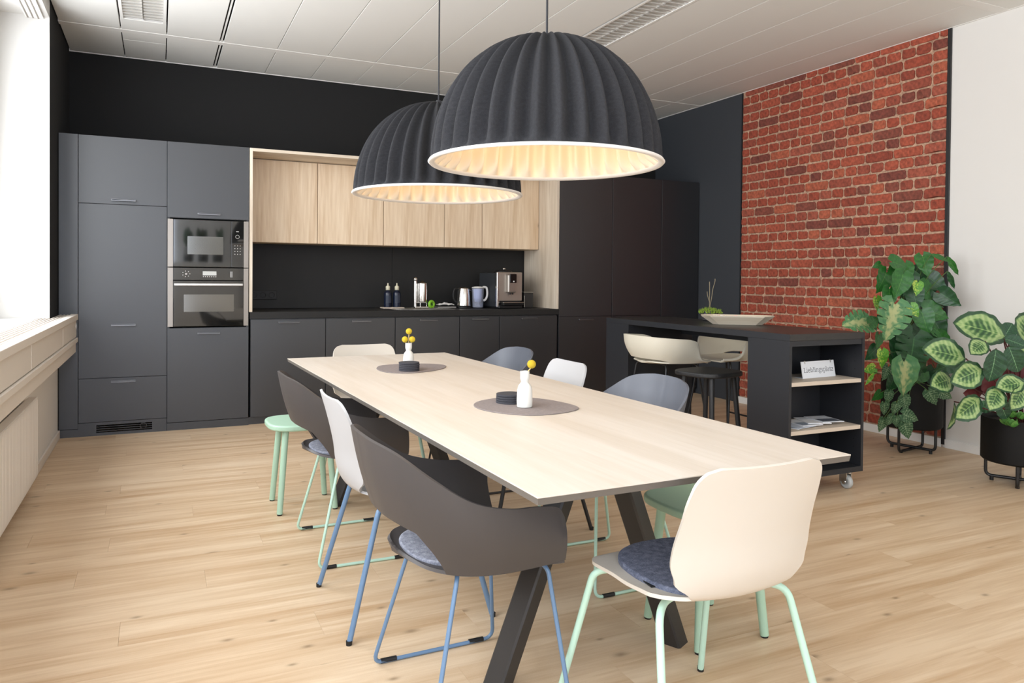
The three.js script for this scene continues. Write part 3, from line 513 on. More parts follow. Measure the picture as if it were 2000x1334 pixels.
{
  const v1 = thing('vase', 'small white bottle vase holding three yellow flowers', 'vase', [1.128, MT, -3.6]); obj('bottle', lathe(VASE, 36), M.vase, v1);
  flower(1.128, -3.6, -0.018, 0.034, -0.004, 'yellow ball flower in the far vase, leftmost'); flower(1.128, -3.6, 0.001, 0.074, 0.0, 'tallest yellow ball flower in the far vase'); flower(1.128, -3.6, 0.016, 0.034, 0.006, 'yellow ball flower in the far vase, rightmost');
  const v2 = thing('vase', 'small white bottle vase holding a single yellow flower', 'vase', [1.165, MT, -2.365]); obj('bottle', lathe(VASE, 36), M.vase, v2);
  flower(1.165, -2.365, 0.024, 0.04, 0.004, 'single yellow ball flower in the nearer vase');
  coasters(1.105, -3.515, 5, 0.05, 'dark round coaster stacked in front of the far vase'); coasters(1.16, -2.475, 4, 0.05, 'dark round coaster stacked behind the nearer vase');
}

/* ---------- pendant lamps ---------- */
function pendant(x, z, rimY, label) {
  const t = thing('pendant_lamp', label, 'lamp', [x, rimY, z], 0, 'ribbed dome pendant lamps'), R = 0.41, HT = 0.445, N = 34;
  const rad = v => R * Math.pow(Math.max(0, 1 - Math.pow(v, 2.25)), 0.5) * (1 + 0.02 * (1 - v) ** 6);
  const prof = v => { const a = v * Math.PI / 2; return [R * Math.pow(Math.cos(a), 0.92), HT * Math.pow(Math.sin(a), 0.98)]; };
  const dome = (off, amp) => (u, v) => { const th = u * 2 * Math.PI, [r0, y0] = prof(v * 0.992), k = sstep(0, 0.05, v), b = Math.pow(Math.max(0, 0.5 - 0.5 * Math.cos(N * th)), 0.9); const fall = Math.min(1, r0 / (R * 0.4)); const r = Math.max(0.003, r0 - off - amp * (1 - b) * fall * k); return V(r * Math.cos(th), y0 * (1 - off / HT), r * Math.sin(th)); };
  const outer = grid(dome(0.0, 0.045), 384, 28), inner = grid(dome(0.012, 0.045), 384, 28);
  const iu = outer.attributes.uv; for (let i = 0; i < iu.count; i++) iu.setXY(i, iu.getX(i) * 4, iu.getY(i) * 16);
  obj('shade', outer, M.shade, t); obj('shade_lining', inner, M.lampIn, t);
  obj('rim', lathe([[R - 0.016, 0.004], [R - 0.014, -0.005], [R + 0.002, -0.008], [R + 0.008, -0.002], [R + 0.004, 0.004], [R - 0.001, 0.004], [R - 0.016, 0.004]], 96), M.lampRim, t);
  obj('cap', lathe([[0, HT + 0.018], [0.012, HT + 0.016], [0.02, HT - 0.004], [0, HT - 0.008]], 20), M.cord, t);
  obj('cord', cyl(0.004, 0.004, H - rimY - HT - 0.02, 0, HT + 0.014, 0, 8), M.cord, t);
  obj('ceiling_rose', lathe([[0, H - rimY - 0.04], [0.05, H - rimY - 0.036], [0.055, H - rimY - 0.002], [0, H - rimY - 0.002]], 28), M.cord, t);
  obj('socket', cyl(0.022, 0.02, 0.09, 0, HT - 0.12, 0, 16), M.white, t);
  const bulb = obj('bulb', new THREE.SphereGeometry(0.05, 20, 14).translate(0, HT - 0.16, 0), S('#fff3dc', 0.5, { emissive: new THREE.Color(1, 0.74, 0.45), emissiveIntensity: 1.5 }), t); bulb.castShadow = false;
  const l = new THREE.PointLight(new THREE.Color(1, 0.73, 0.43), 0.17); l.position.set(x, rimY + HT - 0.16, z); l.castShadow = true; l.shadow.radius = 2; l.name = 'pendant_bulb_light'; scene.add(l);
}
pendant(1.25, -2.385, 1.606, 'large ribbed charcoal pendant lamp nearer the camera');
pendant(1.246, -3.515, 1.606, 'ribbed charcoal pendant lamp farther away, in front of oak cabinets');

/* ---------- chairs ---------- */
// chairs face local +z
const PROF = new THREE.CatmullRomCurve3([[0.222, 0.439], [0.2, 0.447], [0.1, 0.447], [-0.03, 0.443], [-0.115, 0.443], [-0.165, 0.459], [-0.19, 0.505], [-0.204, 0.6], [-0.225, 0.7], [-0.246, 0.778]].map(p => V(0, p[1], p[0])), false, 'centripetal');
const PLEN = PROF.getLength();
const sideShell = (() => {
  const W = [[0, 0.195], [0.1, 0.212], [0.42, 0.213], [0.465, 0.2], [0.5, 0.166], [0.525, 0.142], [0.55, 0.156], [0.6, 0.195], [0.68, 0.207], [0.85, 0.197], [1, 0.184]], rc = 0.05;
  return shell((u, v) => {
    const p = PROF.getPointAt(u), d = PROF.getTangentAt(u), n = V(0, -d.z, d.y).normalize(); if (u < 0.4 && n.y < 0) n.negate();
    const e = Math.min(u, 1 - u) * PLEN; let w = key(W, u); if (e < rc) w = w - rc + Math.sqrt(Math.max(0, rc * rc - (rc - e) ** 2));
    const t = v * 2 - 1, c = key([[0, -0.006], [0.25, 0.005], [0.5, 0.02], [0.65, 0.04], [1, 0.022]], u) * (w / 0.2) ** 2;
    const nn = V(0, d.z > 0 ? d.z : -d.z, 0); const nrm = V(0, Math.abs(d.z), d.y > 0 ? d.y : 0).normalize();
    return V(t * w, p.y + nrm.y * c * t * t, p.z + nrm.z * c * t * t);
  }, 72, 18, 0.009);
})();
const BOT = new THREE.CatmullRomCurve3([[0.243, 0.445, 0.202], [0.24, 0.437, 0.11], [0.234, 0.434, 0.0], [0.214, 0.438, -0.085], [0.165, 0.445, -0.15], [0.08, 0.456, -0.19], [0, 0.46, -0.2]].map(p => V(...p)), false, 'centripetal');
const TOP = new THREE.CatmullRomCurve3([[0.254, 0.562, 0.19], [0.262, 0.592, 0.168], [0.27, 0.604, 0.11], [0.282, 0.612, 0.02], [0.283, 0.64, -0.08], [0.262, 0.7, -0.175], [0.205, 0.757, -0.25], [0.1, 0.778, -0.292], [0, 0.782, -0.3]].map(p => V(...p)), false, 'centripetal');
const wallAt = (bot, top, hole, lift) => (u, v) => {                  // u 0..1 right arm round the back to left arm, v 0..1 bottom to top
  const s = u < 0.5 ? u * 2 : (1 - u) * 2, sg = u < 0.5 ? 1 : -1; const b = bot.getPointAt(s), t = top.getPointAt(s);
  const v0 = hole ? hole.h * Math.sqrt(clamp((s - hole.s) / (hole.r))) * (s > hole.s ? 1 : 0) : 0, hv = hole ? Math.min(hole.h, v0) : 0; const q = hv + (1 - hv) * v;
  const p = b.clone().lerp(t, q), out = Math.sin(Math.PI * q) * lift; const d = V(p.x, 0, Math.min(0, p.z)).normalize();
  return V(sg * (p.x + d.x * out), p.y, p.z + d.z * out);
};
const panAt = (bot, dish) => (u, v) => { const s = 0.999 * u, b = bot.getPointAt(s), t = v * 2 - 1; return V(t * b.x, b.y - dish * (1 - t * t) * sstep(0, 0.35, u) + 0.0 - 0.006 * sstep(0.1, 0, u), b.z); };
const armShell = [shell(wallAt(BOT, TOP, { s: 0.6, r: 0.09, h: 0.35 }, 0.014), 128, 14, 0.009), shell(panAt(BOT, 0.012), 40, 20, 0.009)];
const barBot = new THREE.CatmullRomCurve3([[0.17, 0.645, 0.235], [0.2, 0.646, 0.15], [0.208, 0.648, 0.03], [0.195, 0.65, -0.08], [0.145, 0.652, -0.15], [0.07, 0.654, -0.18], [0, 0.654, -0.186]].map(p => V(...p)), false, 'centripetal');
const barTop = new THREE.CatmullRomCurve3([[0.185, 0.658, 0.23], [0.215, 0.664, 0.16], [0.23, 0.685, 0.115], [0.25, 0.78, 0.08], [0.258, 0.803, 0.02], [0.252, 0.812, -0.08], [0.205, 0.82, -0.19], [0.1, 0.824, -0.235], [0, 0.825, -0.243]].map(p => V(...p)), false, 'centripetal');
const barShell = [shell(wallAt(barBot, barTop, { s: 0.6, r: 0.12, h: 0.12 }, 0.018), 110, 12, 0.009), shell(panAt(barBot, 0.012), 40, 20, 0.009)];
const padGeo = (rx, rz, y) => { const s = new THREE.Shape(), n = 48; for (let i = 0; i <= n; i++) { const a = i / n * 2 * Math.PI, c = Math.cos(a), d = Math.sin(a), e = 2 / 2.5; const x = rx * Math.sign(c) * Math.abs(c) ** e, z = rz * Math.sign(d) * Math.abs(d) ** e; i ? s.lineTo(x, z) : s.moveTo(x, z); } return scaleUV(new THREE.ExtrudeGeometry(s, { depth: 0.008, bevelEnabled: true, bevelSize: 0.006, bevelThickness: 0.004, bevelSegments: 3 }).rotateX(-Math.PI / 2).translate(0, y, 0), 4); };
function sledBase(t, m) {                                             // two wire runners
  for (const s of [-1, 1]) {
    const r = obj('sled_leg', tube([[s * 0.02, 0.422, -0.07], [s * 0.165, 0.42, -0.075], [s * 0.185, 0.405, -0.085], [s * 0.262, 0.0065, -0.185], [s * 0.268, 0.0065, 0.22], [s * 0.2, 0.405, 0.175], [s * 0.17, 0.42, 0.165], [s * 0.02, 0.422, 0.16]], 0.0062, 0.035), m, t);
    for (const z of [-0.135, 0.16]) obj('glide', cyl(0.0078, 0.0078, 0.05, 0, -0.025, 0, 10).rotateX(Math.PI / 2).translate(s * (0.2632 + (z + 0.185) * 0.0148), 0.0078, z), M.rubber, r);
  }
}
function tubeLegs(t, m) {
  for (const sx of [-1, 1]) for (const sz of [-1, 1]) {
    const f = sz > 0; const pts = [[sx * 0.03, 0.424, f ? 0.15 : -0.02], [sx * 0.15, 0.425, f ? 0.16 : -0.06], [sx * 0.198, 0.415, f ? 0.185 : -0.105], [sx * 0.252, 0.01, f ? 0.29 : -0.215]];
    const l = obj('leg', tube(pts, 0.0095, 0.045, 10), m, t); obj('foot_cap', cyl(0.0098, 0.0105, 0.014, sx * 0.2535, 0, f ? 0.292 : -0.217, 12), M.rubber, l);
  }
  obj('seat_mount', [bx(-0.06, 0.06, 0.424, 0.434, 0.12, 0.17, 0.003), bx(-0.06, 0.06, 0.422, 0.432, -0.06, -0.01, 0.003)], M.rubber, t);
}
function sideChair(x, z, turn, shellM, legM, label, pad) {
  const t = thing('shell_chair', label, 'chair', [x, 0, z], turn, 'armless shell chairs');
  obj('seat_shell', sideShell, shellM, t); tubeLegs(t, legM);
  if (pad) { const c = thing('seat_pad', pad, 'cushion', [x, 0.4515, z], turn); obj('felt', padGeo(0.172, 0.178, 0.004).translate(0, 0, 0.022), M.feltNavy, c); obj('tag', bx(0.156, 0.2, 0.006, 0.009, -0.02, 0.03).rotateY(-0.1), M.rubber, c).position.set(-0.02, 0, -0.05); }
}
function armChair(x, z, turn, shellM, legM, label, pad) {
  const t = thing('armchair', label, 'chair', [x, 0, z], turn, 'armchairs with wire legs');
  obj('arm_shell', armShell, shellM, t); sledBase(t, legM); obj('seat_mount', bx(-0.08, 0.08, 0.418, 0.428, -0.09, 0.17, 0.003), M.rubber, t);
  if (pad) { const c = thing('seat_pad', pad, 'cushion', [x, 0.434, z], turn); obj('felt', padGeo(0.165, 0.165, 0.004), M.feltGrey, c); }
}
const Q = Math.PI / 2;
sideChair(1.25, -1.525, Math.PI, M.creamShell, M.mint, 'cream shell chair with mint legs at the near table end', 'round navy felt pad on the cream chair nearest the camera');
armChair(0.785, -1.995, Q, M.darkShell, M.blueTube, 'charcoal armchair with blue wire legs, nearest the camera', 'grey felt pad on the charcoal armchair with blue legs');
sideChair(0.78, -2.67, Q, M.greyShell, M.blueTube, 'light grey shell chair with blue legs between two charcoal armchairs');
armChair(0.775, -3.35, Q, M.darkShell, M.mint, 'charcoal armchair with mint wire legs beside the mint stool', 'grey felt pad on the charcoal armchair with mint legs');
sideChair(1.15, -4.36, 0, M.creamShell, M.mint, 'cream shell chair at the far table end before the cabinets');
armChair(1.695, -4.06, -Q, M.slateShell, M.blackTube, 'slate grey armchair farthest away on the right table side');
sideChair(1.655, -3.32, -Q, M.greyShell, M.blackTube, 'light grey shell chair on the right table side between slate armchairs');
armChair(1.695, -2.655, -Q, M.slateShell, M.mint, 'slate grey armchair with mint wire legs on the right table side');

/* ---------- stools ---------- */
function stool(x, z, turn, h, m, label, spread) {
  const t = thing('stool', label, 'stool', [x, 0, z], turn);
  const s = new THREE.Shape(), n = 48; for (let i = 0; i <= n; i++) { const a = i / n * 2 * Math.PI, c = Math.cos(a), d = Math.sin(a), e = 2 / 3.4; const px = (0.175 + 0.008 * d) * Math.sign(c) * Math.abs(c) ** e, pz = 0.165 * Math.sign(d) * Math.abs(d) ** e; i ? s.lineTo(px, pz) : s.moveTo(px, pz); }
  obj('seat', new THREE.ExtrudeGeometry(s, { depth: 0.012, bevelEnabled: true, bevelSize: 0.012, bevelThickness: 0.009, bevelSegments: 4 }).rotateX(-Math.PI / 2).translate(0, h - 0.021, 0), m, t);
  for (const sx of [-1, 1]) for (const sz of [-1, 1]) {
    const a = V(sx * spread, 0.006, sz * spread), b = V(sx * 0.105, h - 0.026, sz * 0.105), d = b.clone().sub(a);
    const g = new THREE.CylinderGeometry(0.0165, 0.0145, d.length(), 16).applyQuaternion(new THREE.Quaternion().setFromUnitVectors(V(0, 1, 0), d.clone().normalize())).translate((a.x + b.x) / 2, (a.y + b.y) / 2, (a.z + b.z) / 2);
    const l = obj('leg', g, m, t); obj('foot_cap', cyl(0.0125, 0.0135, 0.008, a.x, 0, a.z, 12), M.rubber, l);
  }
  if (h > 0.55) obj('footrest', [[-1, 1], [1, -1]].map(([q]) => bx(-0.13, 0.13, 0.2, 0.215, q * 0.128 - 0.007, q * 0.128 + 0.007, 0.004)), m, t);
}
stool(0.69, -4.02, 0, 0.45, M.mintWood, 'mint green stool at the far left table corner', 0.138);
stool(1.705, -2.042, 0, 0.45, M.mintWood, 'mint green stool under the near right table side', 0.138);
stool(3.14, -3.75, 0.2, 0.63, M.blackWood, 'black wooden bar stool in front of the bar table opening', 0.15);
function barStool(x, z, turn, label, pad) {
  const t = thing('bar_stool', label, 'bar stool', [x, 0, z], turn, 'cream shell bar stools');
  obj('seat_shell', barShell, M.barShell, t);
  for (const sx of [-1, 1]) for (const sz of [-1, 1]) { const l = obj('leg', tube([[sx * 0.03, 0.636, sz * 0.1 + 0.02], [sx * 0.15, 0.634, sz * 0.12 + 0.02], [sx * 0.17, 0.61, sz * 0.13 + 0.02], [sx * 0.235, 0.008, sz * 0.21 + 0.02]], 0.0075, 0.03), M.blackTube, t); obj('foot_cap', cyl(0.008, 0.009, 0.012, sx * 0.236, 0, sz * 0.211 + 0.02, 10), M.rubber, l); }
  obj('footrest', [tube([[-0.213, 0.21, 0.205], [0.213, 0.21, 0.205]], 0.0065), tube([[-0.213, 0.21, -0.165], [0.213, 0.21, -0.165]], 0.0065)], M.blackTube, t);
  obj('seat_mount', bx(-0.1, 0.1, 0.628, 0.64, -0.09, 0.14, 0.003), M.rubber, t);
}
barStool(3.13, -4.2, Q, 'cream bar stool on the near side of the bar table');
barStool(3.71, -4.2, -Q, 'cream bar stool on the far side of the bar table');

/* ---------- bar table on castors ---------- */
const IX0 = 3.098, IX1 = 3.676, IZ0 = -4.887, IZ1 = -3.045;
{
  const t = thing('bar_table', 'black bar table on castors with open shelves', 'bar table', [(IX0 + IX1) / 2, 0, (IZ0 + IZ1) / 2]);
  const hx = (IX1 - IX0) / 2, hz = (IZ1 - IZ0) / 2, zs = hz - 0.318, zl = -hz + 0.298, y0 = 0.105, yt = 0.868;
  obj('top', bx(-hx, hx, yt, 0.905, -hz, hz, 0.0015), M.islandTop, t);
  obj('top_edge', [bx(-hx - 0.0006, -hx + 0.001, yt + 0.001, 0.9035, -hz, hz)], M.island, t);
  obj('shelf_unit', [bx(-hx, -hx + 0.019, y0, yt, zs, hz), bx(hx - 0.019, hx, y0, yt, zs, hz), bx(-hx + 0.019, hx - 0.019, y0, y0 + 0.03, zs, hz), bx(-hx + 0.019, hx - 0.019, y0 + 0.03, yt, zs, zs + 0.016), bx(-hx + 0.019, hx - 0.019, yt - 0.03, yt, zs + 0.016, hz - 0.004)], M.island, t);
  for (const y of [0.64, 0.372]) obj('shelf', boxUV(bx(-hx + 0.02, hx - 0.02, y - 0.022, y, zs + 0.018, hz - 0.004, 0.001)), M.shelfWood, t);
  for (let i = 0; i < 14; i++) obj('pin_hole', new THREE.CylinderGeometry(0.0026, 0.0026, 0.001, 8).rotateZ(Q).translate(hx - 0.0195, 0.24 + i * 0.045, hz - 0.05), M.gap, t);
  obj('end_unit', [bx(-hx, hx, y0, yt, -hz, -hz + 0.019), bx(-hx, hx, y0, yt, zl - 0.019, zl), bx(-hx, -hx + 0.019, y0, yt, -hz + 0.019, zl - 0.019), bx(hx - 0.019, hx, y0, yt, -hz + 0.019, zl - 0.019), bx(-hx + 0.019, hx - 0.019, y0, y0 + 0.019, -hz + 0.019, zl - 0.019)], M.island, t);
  obj('apron', bx(hx - 0.1, hx - 0.08, 0.79, yt, zl, zs), M.island, t);
  for (const [x, z] of [[hx - 0.075, hz - 0.06], [-hx + 0.075, hz - 0.06], [hx - 0.075, -hz + 0.07], [-hx + 0.075, -hz + 0.07]]) {
    const c = obj('castor', [bx(x - 0.03, x + 0.03, 0.1, 0.105, z - 0.03, z + 0.03), bx(x - 0.022, x - 0.017, 0.04, 0.1, z - 0.02, z + 0.03), bx(x + 0.017, x + 0.022, 0.04, 0.1, z - 0.02, z + 0.03), cyl(0.014, 0.012, 0.02, x, 0.082, z)], M.brightSteel, t);
    obj('wheel', lathe([[0.012, -0.013], [0.03, -0.013], [0.0395, -0.009], [0.0395, 0.009], [0.03, 0.013], [0.012, 0.013], [0.012, -0.013]], 28).rotateZ(Q).translate(x, 0.0395, z + 0.012), S('#b9bcbc', 0.3), c);
    obj('axle', new THREE.CylinderGeometry(0.012, 0.012, 0.05, 16).rotateZ(Q).translate(x, 0.0395, z + 0.012), M.brightSteel, c);
  }
}
{ // card on the upper shelf
  const cv = document.createElement('canvas'); cv.width = 512; cv.height = 176; const c = cv.getContext('2d'); c.fillStyle = '#e8ebf0'; c.fillRect(0, 0, 512, 176); c.fillStyle = '#3a3f4a'; c.font = '70px serif'; c.textAlign = 'center'; c.textBaseline = 'middle'; c.fillText('Lieblingsplatz', 256, 92);
  const tx = new THREE.CanvasTexture(cv); tx.colorSpace = THREE.SRGBColorSpace;
  const t = thing('place_card', 'white card reading Lieblingsplatz on the upper bar shelf', 'sign', [3.455, 0.6405, -3.165], 0.08);
  obj('card', bx(-0.142, 0.142, 0, 0.096, -0.003, 0).rotateX(-0.18).translate(0, 0, 0), M.paper, t);
  obj('lettering', new THREE.PlaneGeometry(0.28, 0.094).translate(0, 0.048, 0.0006).rotateX(-0.18), S('#ffffff', 0.6, { map: tx }), t);
  obj('card_foot', bx(-0.142, 0.142, 0, 0.0015, -0.06, -0.002), M.paper, t);
  for (const x of [-0.11, 0.11]) obj('clip', bx(x - 0.003, x + 0.003, 0.082, 0.1, -0.004, 0.002).rotateX(-0.18), M.steel, t);
  const print = [['#5d6470', '#dfe3ea'], ['#39414e', '#c5ccd8'], ['#8893a3', '#eceef2'], ['#d5d9e0', '#f3f4f6']];
  [[3.245, -3.19, 0.35], [3.28, -3.18, 0.15], [3.35, -3.19, -0.1], [3.44, -3.2, -0.35], [3.52, -3.19, -0.2]].forEach(([x, z, a], i) => {
    const L = ['leaflet at the left of the lower bar shelf', 'leaflet second from left on the lower bar shelf', 'leaflet in the middle of the lower bar shelf', 'leaflet second from right on the lower bar shelf', 'leaflet at the right of the lower bar shelf'];
    const p = thing('leaflet', 'printed grey and white ' + L[i], 'leaflet', [x, 0.3725 + i * 0.0042, z], a, 'leaflets on the bar shelf'), [d, l] = print[i % 4];
    obj('pages', bx(-0.07, 0.07, 0, 0.0035, -0.09, 0.09), S(l, 0.35), p); obj('printed_panel', bx(-0.06, 0.06, 0.0035, 0.0039, i % 2 ? -0.08 : 0.0, i % 2 ? -0.02 : 0.075), S(d, 0.35), p);
  });
}
{ // bowl and twig plant on the bar table
  const t = thing('trough_bowl', 'pale wooden trough bowl on the bar table', 'bowl', [3.46, 0.906, -3.86], -0.72);
  const sec = [[-0.235, 1], [-0.16, 1.0], [0.16, 1.0], [0.235, 1]];
  const out = (hx, hz, c, y) => [[-hx, -hz + c], [-hx + c, -hz], [hx - c, -hz], [hx, -hz + c], [hx, hz - c], [hx - c, hz], [-hx + c, hz], [-hx, hz - c]].map(([a, b]) => [a, y, b]);
  const rings = [out(0.155, 0.055, 0.04, 0.0), out(0.225, 0.11, 0.06, 0.052), out(0.232, 0.115, 0.06, 0.06), out(0.22, 0.104, 0.056, 0.06), out(0.15, 0.05, 0.04, 0.014)], pos = [];
  for (let k = 0; k < rings.length - 1; k++) for (let i = 0; i < 8; i++) { const j = (i + 1) % 8, A = rings[k], B = rings[k + 1]; pos.push(...A[i], ...B[i], ...A[j], ...B[i], ...B[j], ...A[j]); }
  for (let i = 1; i < 7; i++) { pos.push(...rings[0][0], ...rings[0][i], ...rings[0][i + 1], ...rings[4][0], ...rings[4][i + 1], ...rings[4][i]); }
  const g = new THREE.BufferGeometry(); g.setAttribute('position', new THREE.Float32BufferAttribute(pos, 3)); g.computeVertexNormals();
  obj('basin', boxUV(g), S('#ffffff', 0.7, { map: woodTex(256, 256, 0.5, 0.25, [228, 216, 196], [196, 178, 150], 2, 1, 0, 90.5) }), t);
  const cols = ['#f0cfc6', '#f4efe8', '#eab9b0', '#f3e0d4'];
  for (let i = 0; i < 12; i++) { const a = rr(-0.14, 0.14), b = rr(-0.04, 0.04), c = Math.cos(-0.72), s = Math.sin(-0.72); const o = thing('wrapped_sweet', 'small pale pink wrapped sweet in the trough bowl', 'sweet', [3.46 + a * c + b * s, 0.906 + 0.032 + rr(0, 0.018), -3.86 - a * s + b * c], rr(0, 3), 'sweets in the trough bowl'); obj('sweet', [new THREE.SphereGeometry(0.014, 10, 8).scale(1.3, 0.8, 0.9), new THREE.ConeGeometry(0.009, 0.018, 6).rotateZ(Q).translate(0.023, 0, 0), new THREE.ConeGeometry(0.009, 0.018, 6).rotateZ(-Q).translate(-0.023, 0, 0)], S(cols[i % 4], 0.5), o); }
  const p = thing('twig_plant', 'small dark pot with bare twigs and moss on the bar table', 'plant', [3.575, 0.906, -4.27]);
  obj('pot', lathe([[0, 0], [0.05, 0], [0.058, 0.01], [0.062, 0.072], [0.058, 0.074], [0.055, 0.06], [0, 0.058]], 32), S('#3c3a3c', 0.35), p);
  const mossG = []; for (let i = 0; i < 160; i++) { const a = rr(0, 6.28), q = Math.sqrt(rnd()) * 0.085; mossG.push(new THREE.ConeGeometry(0.004, rr(0.02, 0.045), 4).rotateZ(rr(-0.9, 0.9)).rotateY(rr(0, 6)).translate(q * Math.cos(a), 0.07 + 0.02 * (1 - q / 0.085), q * Math.sin(a))); }
  const ms = obj('moss', mossG, S('#86a03a', 0.9), p); ms.userData.kind = 'stuff';
  for (const pts of [[[0, 0.06, 0], [-0.004, 0.12, 0], [-0.012, 0.2, 0.01], [-0.006, 0.28, 0]], [[0, 0.1, 0], [0.016, 0.17, 0], [0.026, 0.23, 0], [0.036, 0.285, 0.01], [0.044, 0.3, 0]], [[-0.006, 0.14, 0], [-0.024, 0.19, 0], [-0.026, 0.21, 0]]]) obj('twig', smoothTube(pts, 0.0026, 6, 14), M.twig, p);
}

/* ---------- plants ---------- */
function leafGeo(kind, k) {                                           // unit length, tip along +y, face +z
  const slit = kind === 'monstera', nu = slit ? 72 : 18, nv = slit ? 20 : 10;
  const W = { heart: [[0, 0.1], [0.04, 0.26], [0.12, 0.39], [0.27, 0.435], [0.5, 0.37], [0.75, 0.2], [0.92, 0.06], [1, 0.0]], monstera: [[0, 0.14], [0.05, 0.34], [0.15, 0.48], [0.4, 0.5], [0.7, 0.34], [0.9, 0.14], [1, 0.0]], oval: [[0, 0.0], [0.04, 0.13], [0.15, 0.25], [0.35, 0.36], [0.55, 0.375], [0.75, 0.31], [0.9, 0.19], [0.97, 0.09], [1, 0.0]], lance: [[0, 0.0], [0.1, 0.08], [0.4, 0.14], [0.75, 0.09], [1, 0.0]] }[kind];
  const lobe = kind === 'heart' || slit ? 0.22 : 0;
  return grid((u, v) => {
    const t = v * 2 - 1, a = Math.abs(t); let w = key(W, u);
    if (slit) { const ph = (u * 6.2 - a * 0.5) % 1, open = u > 0.12 && u < 0.9 ? Math.max(0, 1 - Math.abs(ph - 0.5) / 0.13) : 0; w *= 1 - 0.62 * open * sstep(0.3, 0.45, a); }
    const y = u - lobe * Math.pow(a, 1.3) * (1 - u) ** 2;
    const z = 0.16 * Math.pow(a, 1.5) * w * (kind === 'oval' ? 1.3 : 1) - 0.16 * u * u + 0.012 * Math.sin(u * 26 + k * 2 + t * 3) * a;
    return V(t * w, y, z);
  }, nu, nv);
}
const LG = {}; for (const k of ['heart', 'monstera', 'oval', 'lance']) LG[k] = [leafGeo(k, 0), leafGeo(k, 1), leafGeo(k, 2)];
const leafTex = (fn, z) => tex(192, 192, (x, y) => { const t = (x / 191) * 2 - 1, v = y / 191; return fn(t, v, fbm(x / 24, y / 24, z, 3)); });
const veins = (t, v, n, k) => { const a = Math.abs(t); const q = (v * n - a * k) % 1; return Math.max(0, 1 - Math.abs(q - 0.5) / 0.12); };
const LM = {
  green: S('#ffffff', 0.34, { map: leafTex((t, v, n) => mixc(mixc([25, 82, 31], [50, 116, 40], clamp(0.5 + n)), [120, 160, 80], Math.max(0, 1 - Math.abs(t) / 0.035) * 0.7 + 0.16 * veins(t, v, 7, 1.4)), 3.1) }),
  dark: S('#ffffff', 0.34, { map: leafTex((t, v, n) => mixc(mixc([20, 60, 32], [36, 84, 42], clamp(0.5 + n)), [96, 140, 86], Math.max(0, 1 - Math.abs(t) / 0.04) * 0.7 + 0.18 * veins(t, v, 7, 1.4)), 5.1) }),
  lime: S('#ffffff', 0.36, { map: leafTex((t, v, n) => mixc(mixc([74, 138, 44], [110, 168, 54], clamp(0.5 + n * 1.3)), [206, 214, 96], clamp((n + 0.02 + 0.35 * t) * 3) * 0.75), 7.1) }),
  variegated: S('#ffffff', 0.4, { map: leafTex((t, v, n) => mixc(mixc([62, 118, 78], [104, 148, 92], clamp(0.5 + n)), [206, 196, 140], clamp(1.2 - Math.abs(t) * 2.2 + n * 1.6) * 0.72), 9.1) }),
  silver: S('#ffffff', 0.5, { map: leafTex((t, v, n) => mixc(mixc([38, 74, 46], [66, 102, 64], clamp(0.5 + n)), [182, 196, 160], clamp(veins(t, v, 8, 1.6) * 0.8 + Math.max(0, 1 - Math.abs(t) / 0.06) * 0.7 + Math.max(0, n) * 1.2)), 11.1) }),
  calathea: S('#ffffff', 0.42, { map: leafTex((t, v, n) => { const e = Math.hypot(t, (v - 0.5) * 1.9), a = Math.abs(t), f = clamp(0.5 + 0.5 * Math.sin((v * 9 - a * 1.8) * 6.283) + n * 1.2); const dark = [32, 68, 40], mid = [74, 116, 56], pale = [178, 194, 136];
    let c = mixc(mid, pale, f * 0.6 * sstep(0.05, 0.35, e)); c = mixc(c, dark, (1 - f) * 0.85 * sstep(0.62, 0.3, e + 0.15 * n)); c = mixc(c, pale, 0.55 * sstep(0.52, 0.62, e + 0.12 * n) * sstep(0.9, 0.8, e)); c = mixc(c, dark, sstep(0.8, 0.92, e + 0.16 * n)); return mixc(c, [178, 200, 128], 0.8 * Math.max(0, 1 - a / 0.04)); }, 13.1) }),
  calatheaDark: S('#ffffff', 0.42, { map: leafTex((t, v, n) => { const a = Math.abs(t); return mixc(mixc([24, 56, 40], [40, 82, 52], clamp(0.5 + n)), [150, 190, 140], Math.max(0, 1 - a / 0.05) * 0.8 + 0.35 * veins(t, v, 8, 1.5) * (1 - a)); }, 15.1) }),
  maroon: S('#6b2730', 0.5), succulent: S('#6f9c78', 0.6), sedum: S('#5f9446', 0.6),
};
function leaf(parent, kind, m, x, y, z, L, turn, tilt, roll, root, stemM = M.stem, rad = 0.0028) {   // x, y, z: leaf middle above the soil; L: length
  const q = new THREE.Quaternion().setFromEuler(new THREE.Euler(tilt, turn, roll, 'YXZ')), b = V(x, y, z).addScaledVector(V(0, 1, 0).applyQuaternion(q), -L * 0.5);
  const mesh = new THREE.Mesh(LG[kind][Math.floor(rnd() * 3)], m); mesh.name = 'leaf'; mesh.castShadow = mesh.receiveShadow = true; mesh.position.copy(b); mesh.quaternion.copy(q); mesh.scale.setScalar(L); parent.add(mesh);
  const r = V(...root), c = r.clone().lerp(b, 0.55); c.y += 0.1 * Math.abs(b.y - r.y); obj('stem', smoothTube([r, c, b], rad, 5, 10), stemM, parent);
}
